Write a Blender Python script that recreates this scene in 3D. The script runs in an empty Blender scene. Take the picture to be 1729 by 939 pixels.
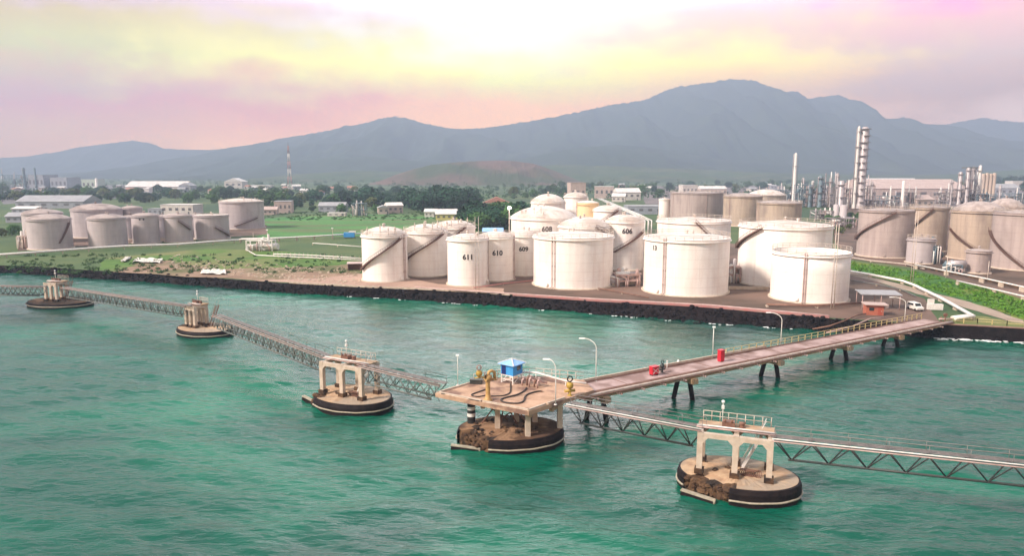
import bpy, math, random
import numpy as np
from mathutils import Vector, Matrix
R = math.radians
rng = random.Random(7)
scene = bpy.context.scene
col = scene.collection
ZL = 2.5                                   # level of the land above the sea

# ------------------------------------------------------------------ camera
CAMH, FPX, CX, CY, HOR = 34.0, 1200.0, 864.5, 469.5, 290.0
PITCH = math.atan((CY-HOR)/FPX)
cd = bpy.data.cameras.new('camera'); cam = bpy.data.objects.new('camera', cd); col.objects.link(cam)
cam.location = (0, 0, CAMH); cam.rotation_euler = (math.pi/2-PITCH, 0, 0)
cd.sensor_width = 36; cd.lens = 36*FPX/1729; cd.clip_start = 0.5; cd.clip_end = 60000
scene.camera = cam

def ray(px, py):
    dx = (px-CX)/FPX; dy = (CY-py)/FPX
    return Vector((dx, math.cos(PITCH)+dy*math.sin(PITCH), -math.sin(PITCH)+dy*math.cos(PITCH)))
def G(px, py, z=ZL):                       # survey: where a sight line meets height z
    d = ray(px, py); t = (z-CAMH)/d.z
    return Vector((d.x*t, d.y*t, z))
def at(px, py, Y):
    d = ray(px, py); t = Y/d.y
    return Vector((d.x*t, Y, CAMH+d.z*t))
def proj(P):
    x, y, z = P[0], P[1], P[2]-CAMH
    dep = y*math.cos(PITCH)-z*math.sin(PITCH); up = y*math.sin(PITCH)+z*math.cos(PITCH)
    return CX+FPX*x/dep, CY-FPX*up/dep

# ------------------------------------------------------------------ helpers
class MB:
    def __init__(s): s.v = []; s.f = []; s.sm = []
    def add(s, vs, fs, smooth=False):
        o = len(s.v); s.v += [tuple(v) for v in vs]
        s.f += [tuple(i+o for i in f) for f in fs]; s.sm += [smooth]*len(fs); return s
    def box(s, c, sz, rz=0.0, mtx=None):
        hx, hy, hz = sz[0]/2, sz[1]/2, sz[2]/2
        pts = [(x, y, z) for z in (-hz, hz) for x, y in ((-hx, -hy), (hx, -hy), (hx, hy), (-hx, hy))]
        m = mtx if mtx is not None else Matrix.Rotation(rz, 3, 'Z')
        c = Vector(c)
        return s.add([m @ Vector(q)+c for q in pts], [(3, 2, 1, 0), (4, 5, 6, 7), (0, 1, 5, 4), (1, 2, 6, 5), (2, 3, 7, 6), (3, 0, 4, 7)])
    def bar(s, p0, p1, w, h):
        p0, p1 = Vector(p0), Vector(p1); d = p1-p0; L = d.length
        if L < 1e-6: return s
        x = d/L; up = Vector((0, 0, 1)) if abs(x.z) < 0.98 else Vector((0, 1, 0))
        y = up.cross(x).normalized(); z = x.cross(y)
        m = Matrix((x, y, z)).transposed()
        return s.box((p0+p1)/2, (L, w, h), mtx=m)
    def path(s, pts, r, n=6, caps=True, r1=None):
        pts = [Vector(q) for q in pts]; rings = []; N = len(pts); prev = None
        vs = []
        for i, q in enumerate(pts):
            if i == 0: t = pts[1]-q
            elif i == N-1: t = q-pts[i-1]
            else: t = (pts[i+1]-q).normalized()+(q-pts[i-1]).normalized()
            t = t.normalized() if t.length > 1e-9 else Vector((0, 0, 1))
            if prev is None:
                a = Vector((0, 0, 1)) if abs(t.z) < 0.9 else Vector((1, 0, 0))
                u = a.cross(t).normalized()
            else:
                u = prev-t*prev.dot(t); u = u.normalized() if u.length > 1e-6 else Vector((1, 0, 0))
            prev = u; w = t.cross(u)
            rr = r if r1 is None else r+(r1-r)*i/(N-1)
            vs += [q+(u*math.cos(2*math.pi*k/n)+w*math.sin(2*math.pi*k/n))*rr for k in range(n)]
        fs = [(i*n+k, i*n+(k+1) % n, (i+1)*n+(k+1) % n, (i+1)*n+k) for i in range(N-1) for k in range(n)]
        s.add(vs, fs, True)
        if caps:
            o = len(s.v)-N*n
            s.f += [tuple(o+k for k in range(n-1, -1, -1)), tuple(o+(N-1)*n+k for k in range(n))]; s.sm += [False, False]
        return s
    def tube(s, p0, p1, r, r1=None, n=6): return s.path([p0, p1], r, n, True, r1)
    def lathe(s, prof, n=32, c=(0, 0, 0), sx=1, sy=1, a0=0.0, a1=2*math.pi, smooth=True):
        full = abs(a1-a0-2*math.pi) < 1e-6
        m = n if full else n+1; vs = []
        for r, z in prof:
            for k in range(m):
                a = a0+(a1-a0)*k/n
                vs.append((c[0]+r*math.cos(a)*sx, c[1]+r*math.sin(a)*sy, c[2]+z))
        fs = []
        for i in range(len(prof)-1):
            for k in range(n):
                k2 = (k+1) % m if full else k+1
                fs.append((i*m+k, i*m+k2, (i+1)*m+k2, (i+1)*m+k))
        return s.add(vs, fs, smooth)
    def prism(s, poly, z0, z1):
        n = len(poly); area = sum(poly[i][0]*poly[(i+1) % n][1]-poly[(i+1) % n][0]*poly[i][1] for i in range(n))
        if area < 0: poly = list(reversed(poly))
        f0 = z0 if callable(z0) else (lambda x, y: z0)
        f1 = z1 if callable(z1) else (lambda x, y: z1)
        vs = [(q[0], q[1], f0(q[0], q[1])) for q in poly]+[(q[0], q[1], f1(q[0], q[1])) for q in poly]
        fs = [tuple(range(n-1, -1, -1)), tuple(range(n, 2*n))]+[(i, (i+1) % n, n+(i+1) % n, n+i) for i in range(n)]
        return s.add(vs, fs)
    def lump(s, c, r, seed, flat=0.7, n=6):
        g = random.Random(seed); vs = []; rows = 4
        vs.append((c[0], c[1], c[2]+r*flat))
        for i in range(1, rows):
            th = math.pi*i/rows
            for k in range(n):
                a = 2*math.pi*k/n+i*0.4; q = r*(0.7+0.55*g.random())
                vs.append((c[0]+q*math.sin(th)*math.cos(a), c[1]+q*math.sin(th)*math.sin(a), c[2]+q*flat*math.cos(th)))
        vs.append((c[0], c[1], c[2]-r*flat)); fs = []
        for k in range(n): fs.append((0, 1+k, 1+(k+1) % n))
        for i in range(rows-2):
            for k in range(n):
                a = 1+i*n; fs.append((a+k, a+n+k, a+n+(k+1) % n, a+(k+1) % n))
        a = 1+(rows-2)*n; e = len(vs)-1
        for k in range(n): fs.append((a+k, e, a+(k+1) % n))
        return s.add(vs, fs)
    def mesh(s, name, mat):
        me = bpy.data.meshes.new(name); me.from_pydata(s.v, [], s.f)
        me.polygons.foreach_set('use_smooth', s.sm)
        if mat: me.materials.append(mat)
        me.update(); return me
    def build(s, name, mat, parent=None, loc=None, rz=None, label=None):
        return link(name, s.mesh(name, mat), parent, loc, rz, label)

def link(name, data, parent=None, loc=None, rz=None, label=None):
    o = bpy.data.objects.new(name, data); col.objects.link(o)
    if parent is not None: o.parent = parent
    if loc is not None: o.location = loc
    if rz is not None: o.rotation_euler = (0, 0, rz)
    if label: o['label'] = label
    return o
def tag(o, label, cat, group=None, kind=None):
    o['label'] = label; o['category'] = cat
    if group: o['group'] = group
    if kind: o['kind'] = kind
    return o
def thing(name, label, cat, loc=(0, 0, 0), rz=0.0, group=None):
    return tag(link(name, None, None, loc, rz), label, cat, group)
def structure(o, label=None, kind='structure'):
    o['kind'] = kind
    if label: o['label'] = label
    return o
def copy_tree(o, parent=None):
    c = o.copy(); col.objects.link(c)
    if parent is not None: c.parent = parent
    for ch in list(o.children): copy_tree(ch, c)
    return c

# ------------------------------------------------------------------ materials
def s2l(c): return tuple((x/12.92 if x <= 0.04045 else ((x+0.055)/1.055)**2.4) for x in c)
_m = {}
def mat(name, c1, c2=None, scale=1.0, rough=0.7, bump=0.0, bscale=None, metal=0.0, stretch=(1, 1, 1), contrast=0.5, world=False, c3=None, scale3=0.1, emit=None, spec=0.3):
    if name in _m: return _m[name]
    m = bpy.data.materials.new(name); m.use_nodes = True; nt = m.node_tree; N = nt.nodes; L = nt.links
    b = N['Principled BSDF']; b.inputs['Roughness'].default_value = rough; b.inputs['Metallic'].default_value = metal
    b.inputs['Specular IOR Level'].default_value = spec
    b.inputs['Base Color'].default_value = (*c1, 1)
    if world: src = N.new('ShaderNodeNewGeometry').outputs['Position']
    else: src = N.new('ShaderNodeTexCoord').outputs['Object']
    mp = N.new('ShaderNodeMapping'); mp.inputs['Scale'].default_value = stretch; L.new(src, mp.inputs['Vector'])
    if c2:
        n = N.new('ShaderNodeTexNoise'); n.inputs['Scale'].default_value = scale; n.inputs['Detail'].default_value = 6; n.inputs['Roughness'].default_value = 0.65
        L.new(mp.outputs[0], n.inputs['Vector'])
        r = N.new('ShaderNodeValToRGB'); r.color_ramp.elements[0].position = 0.5-contrast*0.3; r.color_ramp.elements[1].position = 0.5+contrast*0.3
        r.color_ramp.elements[0].color = (*c1, 1); r.color_ramp.elements[1].color = (*c2, 1); L.new(n.outputs['Fac'], r.inputs[0])
        out = r.outputs[0]
        if c3:
            n3 = N.new('ShaderNodeTexNoise'); n3.inputs['Scale'].default_value = scale3; n3.inputs['Detail'].default_value = 5; L.new(mp.outputs[0], n3.inputs['Vector'])
            r3 = N.new('ShaderNodeValToRGB'); r3.color_ramp.elements[0].position = 0.47; r3.color_ramp.elements[1].position = 0.6; L.new(n3.outputs['Fac'], r3.inputs[0])
            mx = N.new('ShaderNodeMix'); mx.data_type = 'RGBA'; L.new(r3.outputs[0], mx.inputs[0]); L.new(out, mx.inputs[6]); mx.inputs[7].default_value = (*c3, 1)
            out = mx.outputs[2]
        L.new(out, b.inputs['Base Color'])
    if bump:
        nb = N.new('ShaderNodeTexNoise'); nb.inputs['Scale'].default_value = bscale or scale*3; nb.inputs['Detail'].default_value = 5
        L.new(mp.outputs[0], nb.inputs['Vector'])
        bp = N.new('ShaderNodeBump'); bp.inputs['Strength'].default_value = min(1, bump); bp.inputs['Distance'].default_value = 0.15*max(1, bump); L.new(nb.outputs['Fac'], bp.inputs['Height']); L.new(bp.outputs[0], b.inputs['Normal'])
    if emit:
        b.inputs['Emission Color'].default_value = (*emit[0], 1); b.inputs['Emission Strength'].default_value = emit[1]
    _m[name] = m; return m

def tank_mat(name, base, streak, stain, course=2.4, rough=0.45, amt=0.5):
    m = bpy.data.materials.new(name); m.use_nodes = True; nt = m.node_tree; N = nt.nodes; L = nt.links
    b = N['Principled BSDF']; b.inputs['Roughness'].default_value = rough; b.inputs['Specular IOR Level'].default_value = 0.35
    tc = N.new('ShaderNodeTexCoord').outputs['Object']
    def noise(sc, st, det=5):
        mp = N.new('ShaderNodeMapping'); mp.inputs['Scale'].default_value = st; L.new(tc, mp.inputs[0])
        n = N.new('ShaderNodeTexNoise'); n.inputs['Scale'].default_value = sc; n.inputs['Detail'].default_value = det; L.new(mp.outputs[0], n.inputs[0]); return n.outputs['Fac']
    def ramp(x, a, c):
        r = N.new('ShaderNodeMapRange'); r.inputs[1].default_value = a; r.inputs[2].default_value = c; L.new(x, r.inputs[0]); return r.outputs[0]
    def mix(fac, a, c):
        x = N.new('ShaderNodeMix'); x.data_type = 'RGBA'; L.new(fac, x.inputs[0])
        if isinstance(a, tuple): x.inputs[6].default_value = (*a, 1)
        else: L.new(a, x.inputs[6])
        x.inputs[7].default_value = (*c, 1); return x.outputs[2]
    def mul(a, v):
        x = N.new('ShaderNodeMath'); x.operation = 'MULTIPLY'; L.new(a, x.inputs[0])
        if isinstance(v, float): x.inputs[1].default_value = v
        else: L.new(v, x.inputs[1])
        return x.outputs[0]
    c = mix(mul(ramp(noise(0.9, (1, 1, 0.05)), 0.42, 0.75), amt), base, streak)
    c = mix(mul(ramp(noise(0.18, (1, 1, 0.5)), 0.5, 0.75), amt), c, stain)
    c = mix(mul(ramp(noise(3.0, (1, 1, 0.04), 2), 0.6, 0.75), amt*0.6), c, stain)
    sep = N.new('ShaderNodeSeparateXYZ'); L.new(tc, sep.inputs[0])
    fr = N.new('ShaderNodeMath'); fr.operation = 'FRACT'; dv = mul(sep.outputs[2], 1.0/course); L.new(dv, fr.inputs[0])
    ln = N.new('ShaderNodeMath'); ln.operation = 'LESS_THAN'; ln.inputs[1].default_value = 0.03; L.new(fr.outputs[0], ln.inputs[0])
    c = mix(mul(ln.outputs[0], 0.35), c, tuple(x*0.6 for x in stain))
    L.new(c, b.inputs['Base Color'])
    bp = N.new('ShaderNodeBump'); bp.inputs['Strength'].default_value = 0.25; bp.inputs['Distance'].default_value = 0.25
    L.new(noise(0.35, (1, 1, 0.7), 2), bp.inputs['Height']); L.new(bp.outputs[0], b.inputs['Normal'])
    return m

WHITE = tank_mat('white_tank_paint', (0.87, 0.82, 0.76), (0.72, 0.58, 0.52), (0.55, 0.42, 0.35), amt=0.42)
BROWN = tank_mat('weathered_beige_tank_paint', (0.42, 0.345, 0.32), (0.30, 0.24, 0.225), (0.21, 0.17, 0.16), amt=0.7, rough=0.6)
BROWN2 = tank_mat('stained_cream_tank_paint', (0.46, 0.365, 0.285), (0.32, 0.25, 0.21), (0.23, 0.18, 0.16), amt=0.8, rough=0.6)
GREYT = tank_mat('greyish_tank_paint', (0.47, 0.42, 0.42), (0.38, 0.33, 0.33), (0.28, 0.25, 0.26), amt=0.6, rough=0.6)
CREAM = tank_mat('cream_tank_paint', (0.78, 0.60, 0.36), (0.7, 0.5, 0.3), (0.55, 0.4, 0.25), amt=0.3)
ROOFW = mat('white_roof_plates', (0.72, 0.66, 0.60), (0.58, 0.50, 0.44), 0.5, 0.55, c3=(0.5, 0.42, 0.36), scale3=0.2)
ROOFB = mat('beige_roof_plates', (0.45, 0.38, 0.35), (0.32, 0.27, 0.25), 0.4, 0.6, c3=(0.25, 0.2, 0.18), scale3=0.2)
GRATE = mat('galvanised_grating', (0.15, 0.14, 0.135), (0.24, 0.21, 0.2), 1.0, 0.6)
STEELD = mat('dark_brown_steel', (0.10, 0.055, 0.045), (0.16, 0.09, 0.07), 2, 0.6)
STEELW = mat('white_painted_steel', (0.75, 0.73, 0.70), (0.6, 0.57, 0.52), 1.5, 0.45)
STEELG = mat('grey_green_steel', (0.10, 0.13, 0.13), (0.16, 0.15, 0.13), 1.2, 0.55)
STEELDK = mat('dark_wet_steel', (0.025, 0.035, 0.035), (0.05, 0.05, 0.045), 1.2, 0.45)
RAILW = mat('pale_railing_paint', (0.62, 0.55, 0.48), (0.45, 0.36, 0.30), 1.5, 0.5)
RAILY = mat('yellow_railing_paint', (0.62, 0.50, 0.22), (0.5, 0.38, 0.2), 1.5, 0.5)
PIPEP = mat('pinkish_pipe_paint', (0.52, 0.38, 0.35), (0.34, 0.22, 0.19), 0.8, 0.5)
PIPED = mat('rusty_dark_pipe', (0.14, 0.07, 0.05), (0.24, 0.13, 0.09), 0.8, 0.6)
CONC = mat('weathered_concrete', (0.50, 0.36, 0.23), (0.32, 0.20, 0.12), 0.7, 0.85, bump=0.4, bscale=4, c3=(0.34, 0.27, 0.2), scale3=0.3)
CONCL = mat('pale_concrete', (0.56, 0.48, 0.39), (0.42, 0.33, 0.25), 0.9, 0.8, bump=0.2, bscale=5)
CONCD = mat('broken_stained_concrete', (0.045, 0.024, 0.015), (0.14, 0.08, 0.04), 0.9, 0.9, bump=0.9, bscale=2.5, c3=(0.025, 0.018, 0.014), scale3=0.6)
DECKM = mat('platform_deck_concrete', (0.54, 0.36, 0.25), (0.36, 0.23, 0.15), 0.5, 0.85, bump=0.2, bscale=5, c3=(0.20, 0.12, 0.09), scale3=0.32)
ROADM = mat('jetty_road_concrete', (0.46, 0.35, 0.33), (0.34, 0.24, 0.22), 0.5, 0.85, bump=0.15, bscale=5, c3=(0.24, 0.16, 0.14), scale3=0.22)
RUBBER = mat('black_fender_rubber', (0.008, 0.006, 0.008), (0.022, 0.015, 0.014), 1.2, 0.6, bump=0.3, bscale=3, spec=0.12)
ALGAE = mat('pale_tide_line', (0.42, 0.38, 0.30), (0.28, 0.25, 0.18), 2, 0.7)
HOSE = mat('black_hose_rubber', (0.025, 0.02, 0.018), (0.05, 0.04, 0.03), 3, 0.55)
BLUE = mat('blue_hut_paint', (0.03, 0.22, 0.55), (0.05, 0.30, 0.62), 2.5, 0.5, stretch=(1, 1, 0.1))
BLUEL = mat('light_blue_roof', (0.20, 0.42, 0.75), (0.30, 0.50, 0.80), 1.5, 0.5)
BLUED = mat('dark_blue_door', (0.005, 0.02, 0.12), None)
YELLOW = mat('yellow_equipment_paint', (0.48, 0.33, 0.05), (0.34, 0.21, 0.05), 3, 0.45)
OCHRE = mat('ochre_loading_arm_paint', (0.52, 0.33, 0.12), (0.36, 0.2, 0.08), 2, 0.5)
RED = mat('red_fire_paint', (0.55, 0.02, 0.04), (0.42, 0.02, 0.03), 3, 0.45)
REDW = mat('faded_red_kerb_paint', (0.42, 0.16, 0.15), (0.34, 0.20, 0.18), 0.5, 0.8)
ORANGE = mat('orange_cabin_wall', (0.44, 0.14, 0.085), (0.34, 0.11, 0.07), 2, 0.7)
BLACK = mat('black_paint', (0.02, 0.02, 0.02), None)
NUMB = mat('black_number_paint', (0.03, 0.025, 0.025), None, rough=0.6)
GLASS = mat('dark_glass', (0.02, 0.03, 0.035), None, rough=0.12, spec=0.6)
ROCK = mat('black_wet_rock', (0.005, 0.005, 0.007), (0.022, 0.016, 0.016), 0.9, 0.8, bump=0.8, bscale=2, c3=(0.012, 0.008, 0.008), scale3=0.2, spec=0.08)
LAMPON = mat('lit_floodlight', (1, 1, 1), None, emit=((1.0, 0.86, 0.84), 14.0))
LAMPOFF = mat('white_lamp_glass', (0.85, 0.85, 0.82), None, rough=0.2)
FOAMM = mat('white_sea_foam', (0.8, 0.82, 0.82), (0.6, 0.66, 0.66), 2, 0.8)
WALLW = mat('pale_plaster', (0.62, 0.58, 0.54), (0.5, 0.46, 0.43), 0.3, 0.8)
WALLP = mat('pinkish_plaster', (0.52, 0.42, 0.38), (0.42, 0.33, 0.3), 0.3, 0.8)
WALLY = mat('yellow_plaster', (0.60, 0.52, 0.20), (0.5, 0.45, 0.2), 0.3, 0.8)
WALLG = mat('grey_sheet_cladding', (0.34, 0.36, 0.40), (0.26, 0.28, 0.32), 0.3, 0.7)
RFW = mat('white_sheet_roof', (0.72, 0.70, 0.68), (0.58, 0.54, 0.5), 0.2, 0.6)
RFP = mat('pinkish_sheet_roof', (0.50, 0.40, 0.36), (0.42, 0.32, 0.29), 0.15, 0.7)
RFG = mat('grey_sheet_roof', (0.36, 0.37, 0.38), (0.28, 0.28, 0.30), 0.15, 0.7)
RFR = mat('tile_roof', (0.42, 0.20, 0.15), (0.34, 0.17, 0.13), 0.3, 0.8)
WIN = mat('dark_window', (0.13, 0.13, 0.14), None, rough=0.3)
PROC = mat('process_steel', (0.30, 0.27, 0.27), (0.2, 0.17, 0.17), 0.3, 0.6)
PROCB = mat('bluish_process_steel', (0.16, 0.22, 0.25), (0.10, 0.15, 0.18), 0.3, 0.6)
ALU = mat('insulated_column_cladding', (0.50, 0.46, 0.46), (0.36, 0.32, 0.32), 0.4, 0.45, metal=0.2)
TRUNK = mat('tree_bark', (0.09, 0.06, 0.04), (0.05, 0.035, 0.025), 3, 0.9)
SHEET = mat('white_tarpaulin', (0.75, 0.72, 0.64), (0.6, 0.56, 0.48), 0.5, 0.7)
RUBBLE = mat('pale_rubble', (0.50, 0.42, 0.33), (0.34, 0.26, 0.19), 1.5, 0.9)

def leaf_mat(name, a, b_):
    m = mat(name, a, b_, 0.35, 0.75, contrast=0.9, spec=0.15)
    nt = m.node_tree; b = nt.nodes['Principled BSDF']
    oi = nt.nodes.new('ShaderNodeObjectInfo'); h = nt.nodes.new('ShaderNodeHueSaturation')
    mr = nt.nodes.new('ShaderNodeMapRange'); mr.inputs[3].default_value = 0.65; mr.inputs[4].default_value = 1.35
    nt.links.new(oi.outputs['Random'], mr.inputs[0]); nt.links.new(mr.outputs[0], h.inputs['Value'])
    src = b.inputs['Base Color'].links[0].from_socket; nt.links.new(src, h.inputs['Color']); nt.links.new(h.outputs[0], b.inputs['Base Color'])
    return m
LEAFD = leaf_mat('dark_leaves', (0.010, 0.042, 0.026), (0.028, 0.085, 0.038))
LEAFM = leaf_mat('green_leaves', (0.03, 0.085, 0.025), (0.075, 0.16, 0.04))
LEAFO = leaf_mat('olive_leaves', (0.06, 0.09, 0.03), (0.13, 0.15, 0.05))

# ------------------------------------------------------------------ world, sun
w = bpy.data.worlds.new('World'); scene.world = w; w.use_nodes = True
nt = w.node_tree; N = nt.nodes; L = nt.links; N.clear()
SUN_EL, SUN_AZ = 39.0, 244.0               # compass style: 0 = +Y, clockwise
outw = N.new('ShaderNodeOutputWorld')
sky = N.new('ShaderNodeTexSky'); sky.sky_type = 'NISHITA'; sky.sun_disc = False
sky.sun_elevation = R(SUN_EL); sky.sun_rotation = R(SUN_AZ); sky.dust_density = 3
bg1 = N.new('ShaderNodeBackground'); bg1.inputs[1].default_value = 0.08; L.new(sky.outputs[0], bg1.inputs[0])
tcw = N.new('ShaderNodeTexCoord'); sepw = N.new('ShaderNodeSeparateXYZ'); L.new(tcw.outputs['Generated'], sepw.inputs[0])
def wm(op, a, b=None, c=None):
    n = N.new('ShaderNodeMath'); n.operation = op
    for i, q in enumerate((a, b, c)):
        if q is None: continue
        if isinstance(q, (int, float)): n.inputs[i].default_value = q
        else: L.new(q, n.inputs[i])
    return n.outputs[0]
def wnoise(sc, st, det=4, off=(0, 0, 0)):
    mp = N.new('ShaderNodeMapping'); mp.inputs['Scale'].default_value = st; mp.inputs['Location'].default_value = off; L.new(tcw.outputs['Generated'], mp.inputs[0])
    n = N.new('ShaderNodeTexNoise'); n.inputs['Scale'].default_value = sc; n.inputs['Detail'].default_value = det; L.new(mp.outputs[0], n.inputs[0]); return n.outputs['Fac']
cl = wm('SUBTRACT', wnoise(3.2, (1, 1, 3.2), 6), 0.5)
cl2 = wm('SUBTRACT', wnoise(9.0, (1, 1, 2.5), 5, (3, 1, 2)), 0.5)
cl3 = wm('SUBTRACT', wnoise(24.0, (1, 1, 2.0), 4, (7, 2, 5)), 0.5)
v = wm('ADD', wm('ADD', sepw.outputs[2], wm('MULTIPLY', cl3, 0.03)), wm('ADD', wm('MULTIPLY', cl, 0.075), wm('MULTIPLY', cl2, 0.05)))
SKYROWS = (0.045, 0.088, 0.1345, 0.179, 0.208)
SKYCOLS = (-0.537, -0.305, -0.012, 0.291, 0.532)
SKY = [[[2.079, 0.773, 0.208], [3.0, 1.243, 0.364], [3.0, 1.285, 0.312], [2.208, 0.883, 0.227], [2.917, 1.758, 1.271]], [[1.78, 0.23, 0.178], [2.032, 0.38, 0.203], [3.0, 1.285, 0.312], [2.208, 0.883, 0.227], [1.415, 0.48, 0.142]], [[1.044, 0.942, 0.104], [2.096, 1.871, 0.21], [2.38, 2.199, 0.304], [2.538, 1.832, 0.254], [1.3, 0.75, 0.55]], [[0.908, 0.615, 0.091], [1.279, 1.011, 0.256], [1.822, 1.795, 1.255], [1.517, 1.0, 0.63], [1.5, 0.72, 0.62]], [[0.915, 0.518, 0.8], [1.155, 0.77, 0.813], [1.569, 1.446, 1.171], [1.43, 0.996, 1.008], [1.8, 0.42, 0.95]]] #SKY
SKS = 8.0
def wramp(cols_):
    r = N.new('ShaderNodeValToRGB'); e = r.color_ramp.elements
    while len(e) > 1: e.remove(e[-1])
    pts = [(0.0, cols_[0])]+list(zip(SKYROWS, cols_))+[(0.26, (1.25, 1.2, 1.22)), (0.42, (0.55, 0.54, 0.56)), (1.0, (0.45, 0.45, 0.48))]
    for i, (p_, c_) in enumerate(pts):
        q = e[0] if i == 0 else e.new(p_)
        q.position = p_; q.color = (*[x/SKS for x in c_], 1)
    L.new(v, r.inputs[0]); return r.outputs[0]
ramps = [wramp([SKY[r_][c_] for r_ in range(5)]) for c_ in range(5)]
az = wm('ADD', sepw.outputs[0], wm('ADD', wm('MULTIPLY', cl2, 0.35), wm('MULTIPLY', cl3, 0.2)))
def wmix(f, a, b):
    x = N.new('ShaderNodeMix'); x.data_type = 'RGBA'; L.new(f, x.inputs[0]); L.new(a, x.inputs[6]); L.new(b, x.inputs[7]); return x.outputs[2]
def wsm(x, a, b):
    m = N.new('ShaderNodeMapRange'); m.interpolation_type = 'SMOOTHSTEP'; m.inputs[1].default_value = a; m.inputs[2].default_value = b; L.new(x, m.inputs[0]); return m.outputs[0]
skc = ramps[0]
for i in range(4): skc = wmix(wsm(az, SKYCOLS[i], SKYCOLS[i+1]), skc, ramps[i+1])
# sky glow added ahead, just above the frame, to brighten the sea's reflection
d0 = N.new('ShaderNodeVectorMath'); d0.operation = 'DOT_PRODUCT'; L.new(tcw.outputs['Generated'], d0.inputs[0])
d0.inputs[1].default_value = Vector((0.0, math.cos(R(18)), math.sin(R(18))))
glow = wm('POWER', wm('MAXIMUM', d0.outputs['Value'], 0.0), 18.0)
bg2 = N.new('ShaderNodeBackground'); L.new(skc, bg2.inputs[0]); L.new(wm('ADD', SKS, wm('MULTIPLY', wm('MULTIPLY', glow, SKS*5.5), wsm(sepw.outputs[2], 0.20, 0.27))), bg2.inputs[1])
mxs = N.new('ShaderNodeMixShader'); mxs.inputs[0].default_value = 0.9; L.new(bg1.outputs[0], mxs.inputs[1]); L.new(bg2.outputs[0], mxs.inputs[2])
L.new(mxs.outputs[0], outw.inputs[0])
sd = bpy.data.lights.new('sun', 'SUN'); sd.energy = 5.0; sd.angle = R(9); sd.color = (1.0, 0.85, 0.74)
so = bpy.data.objects.new('sun', sd); col.objects.link(so)
sdir = Vector((math.sin(R(SUN_AZ))*math.cos(R(SUN_EL)), math.cos(R(SUN_AZ))*math.cos(R(SUN_EL)), math.sin(R(SUN_EL))))
so.rotation_euler = sdir.to_track_quat('Z', 'Y').to_euler()
scene.view_settings.view_transform = 'Standard'; scene.view_settings.look = 'None'
scene.view_settings.gamma = 1; scene.view_settings.exposure = 0.80; scene.view_settings.use_curve_mapping = False
scene.cycles.max_bounces = 6; scene.cycles.volume_bounces = 1; scene.cycles.caustics_reflective = False; scene.cycles.caustics_refractive = False

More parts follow.
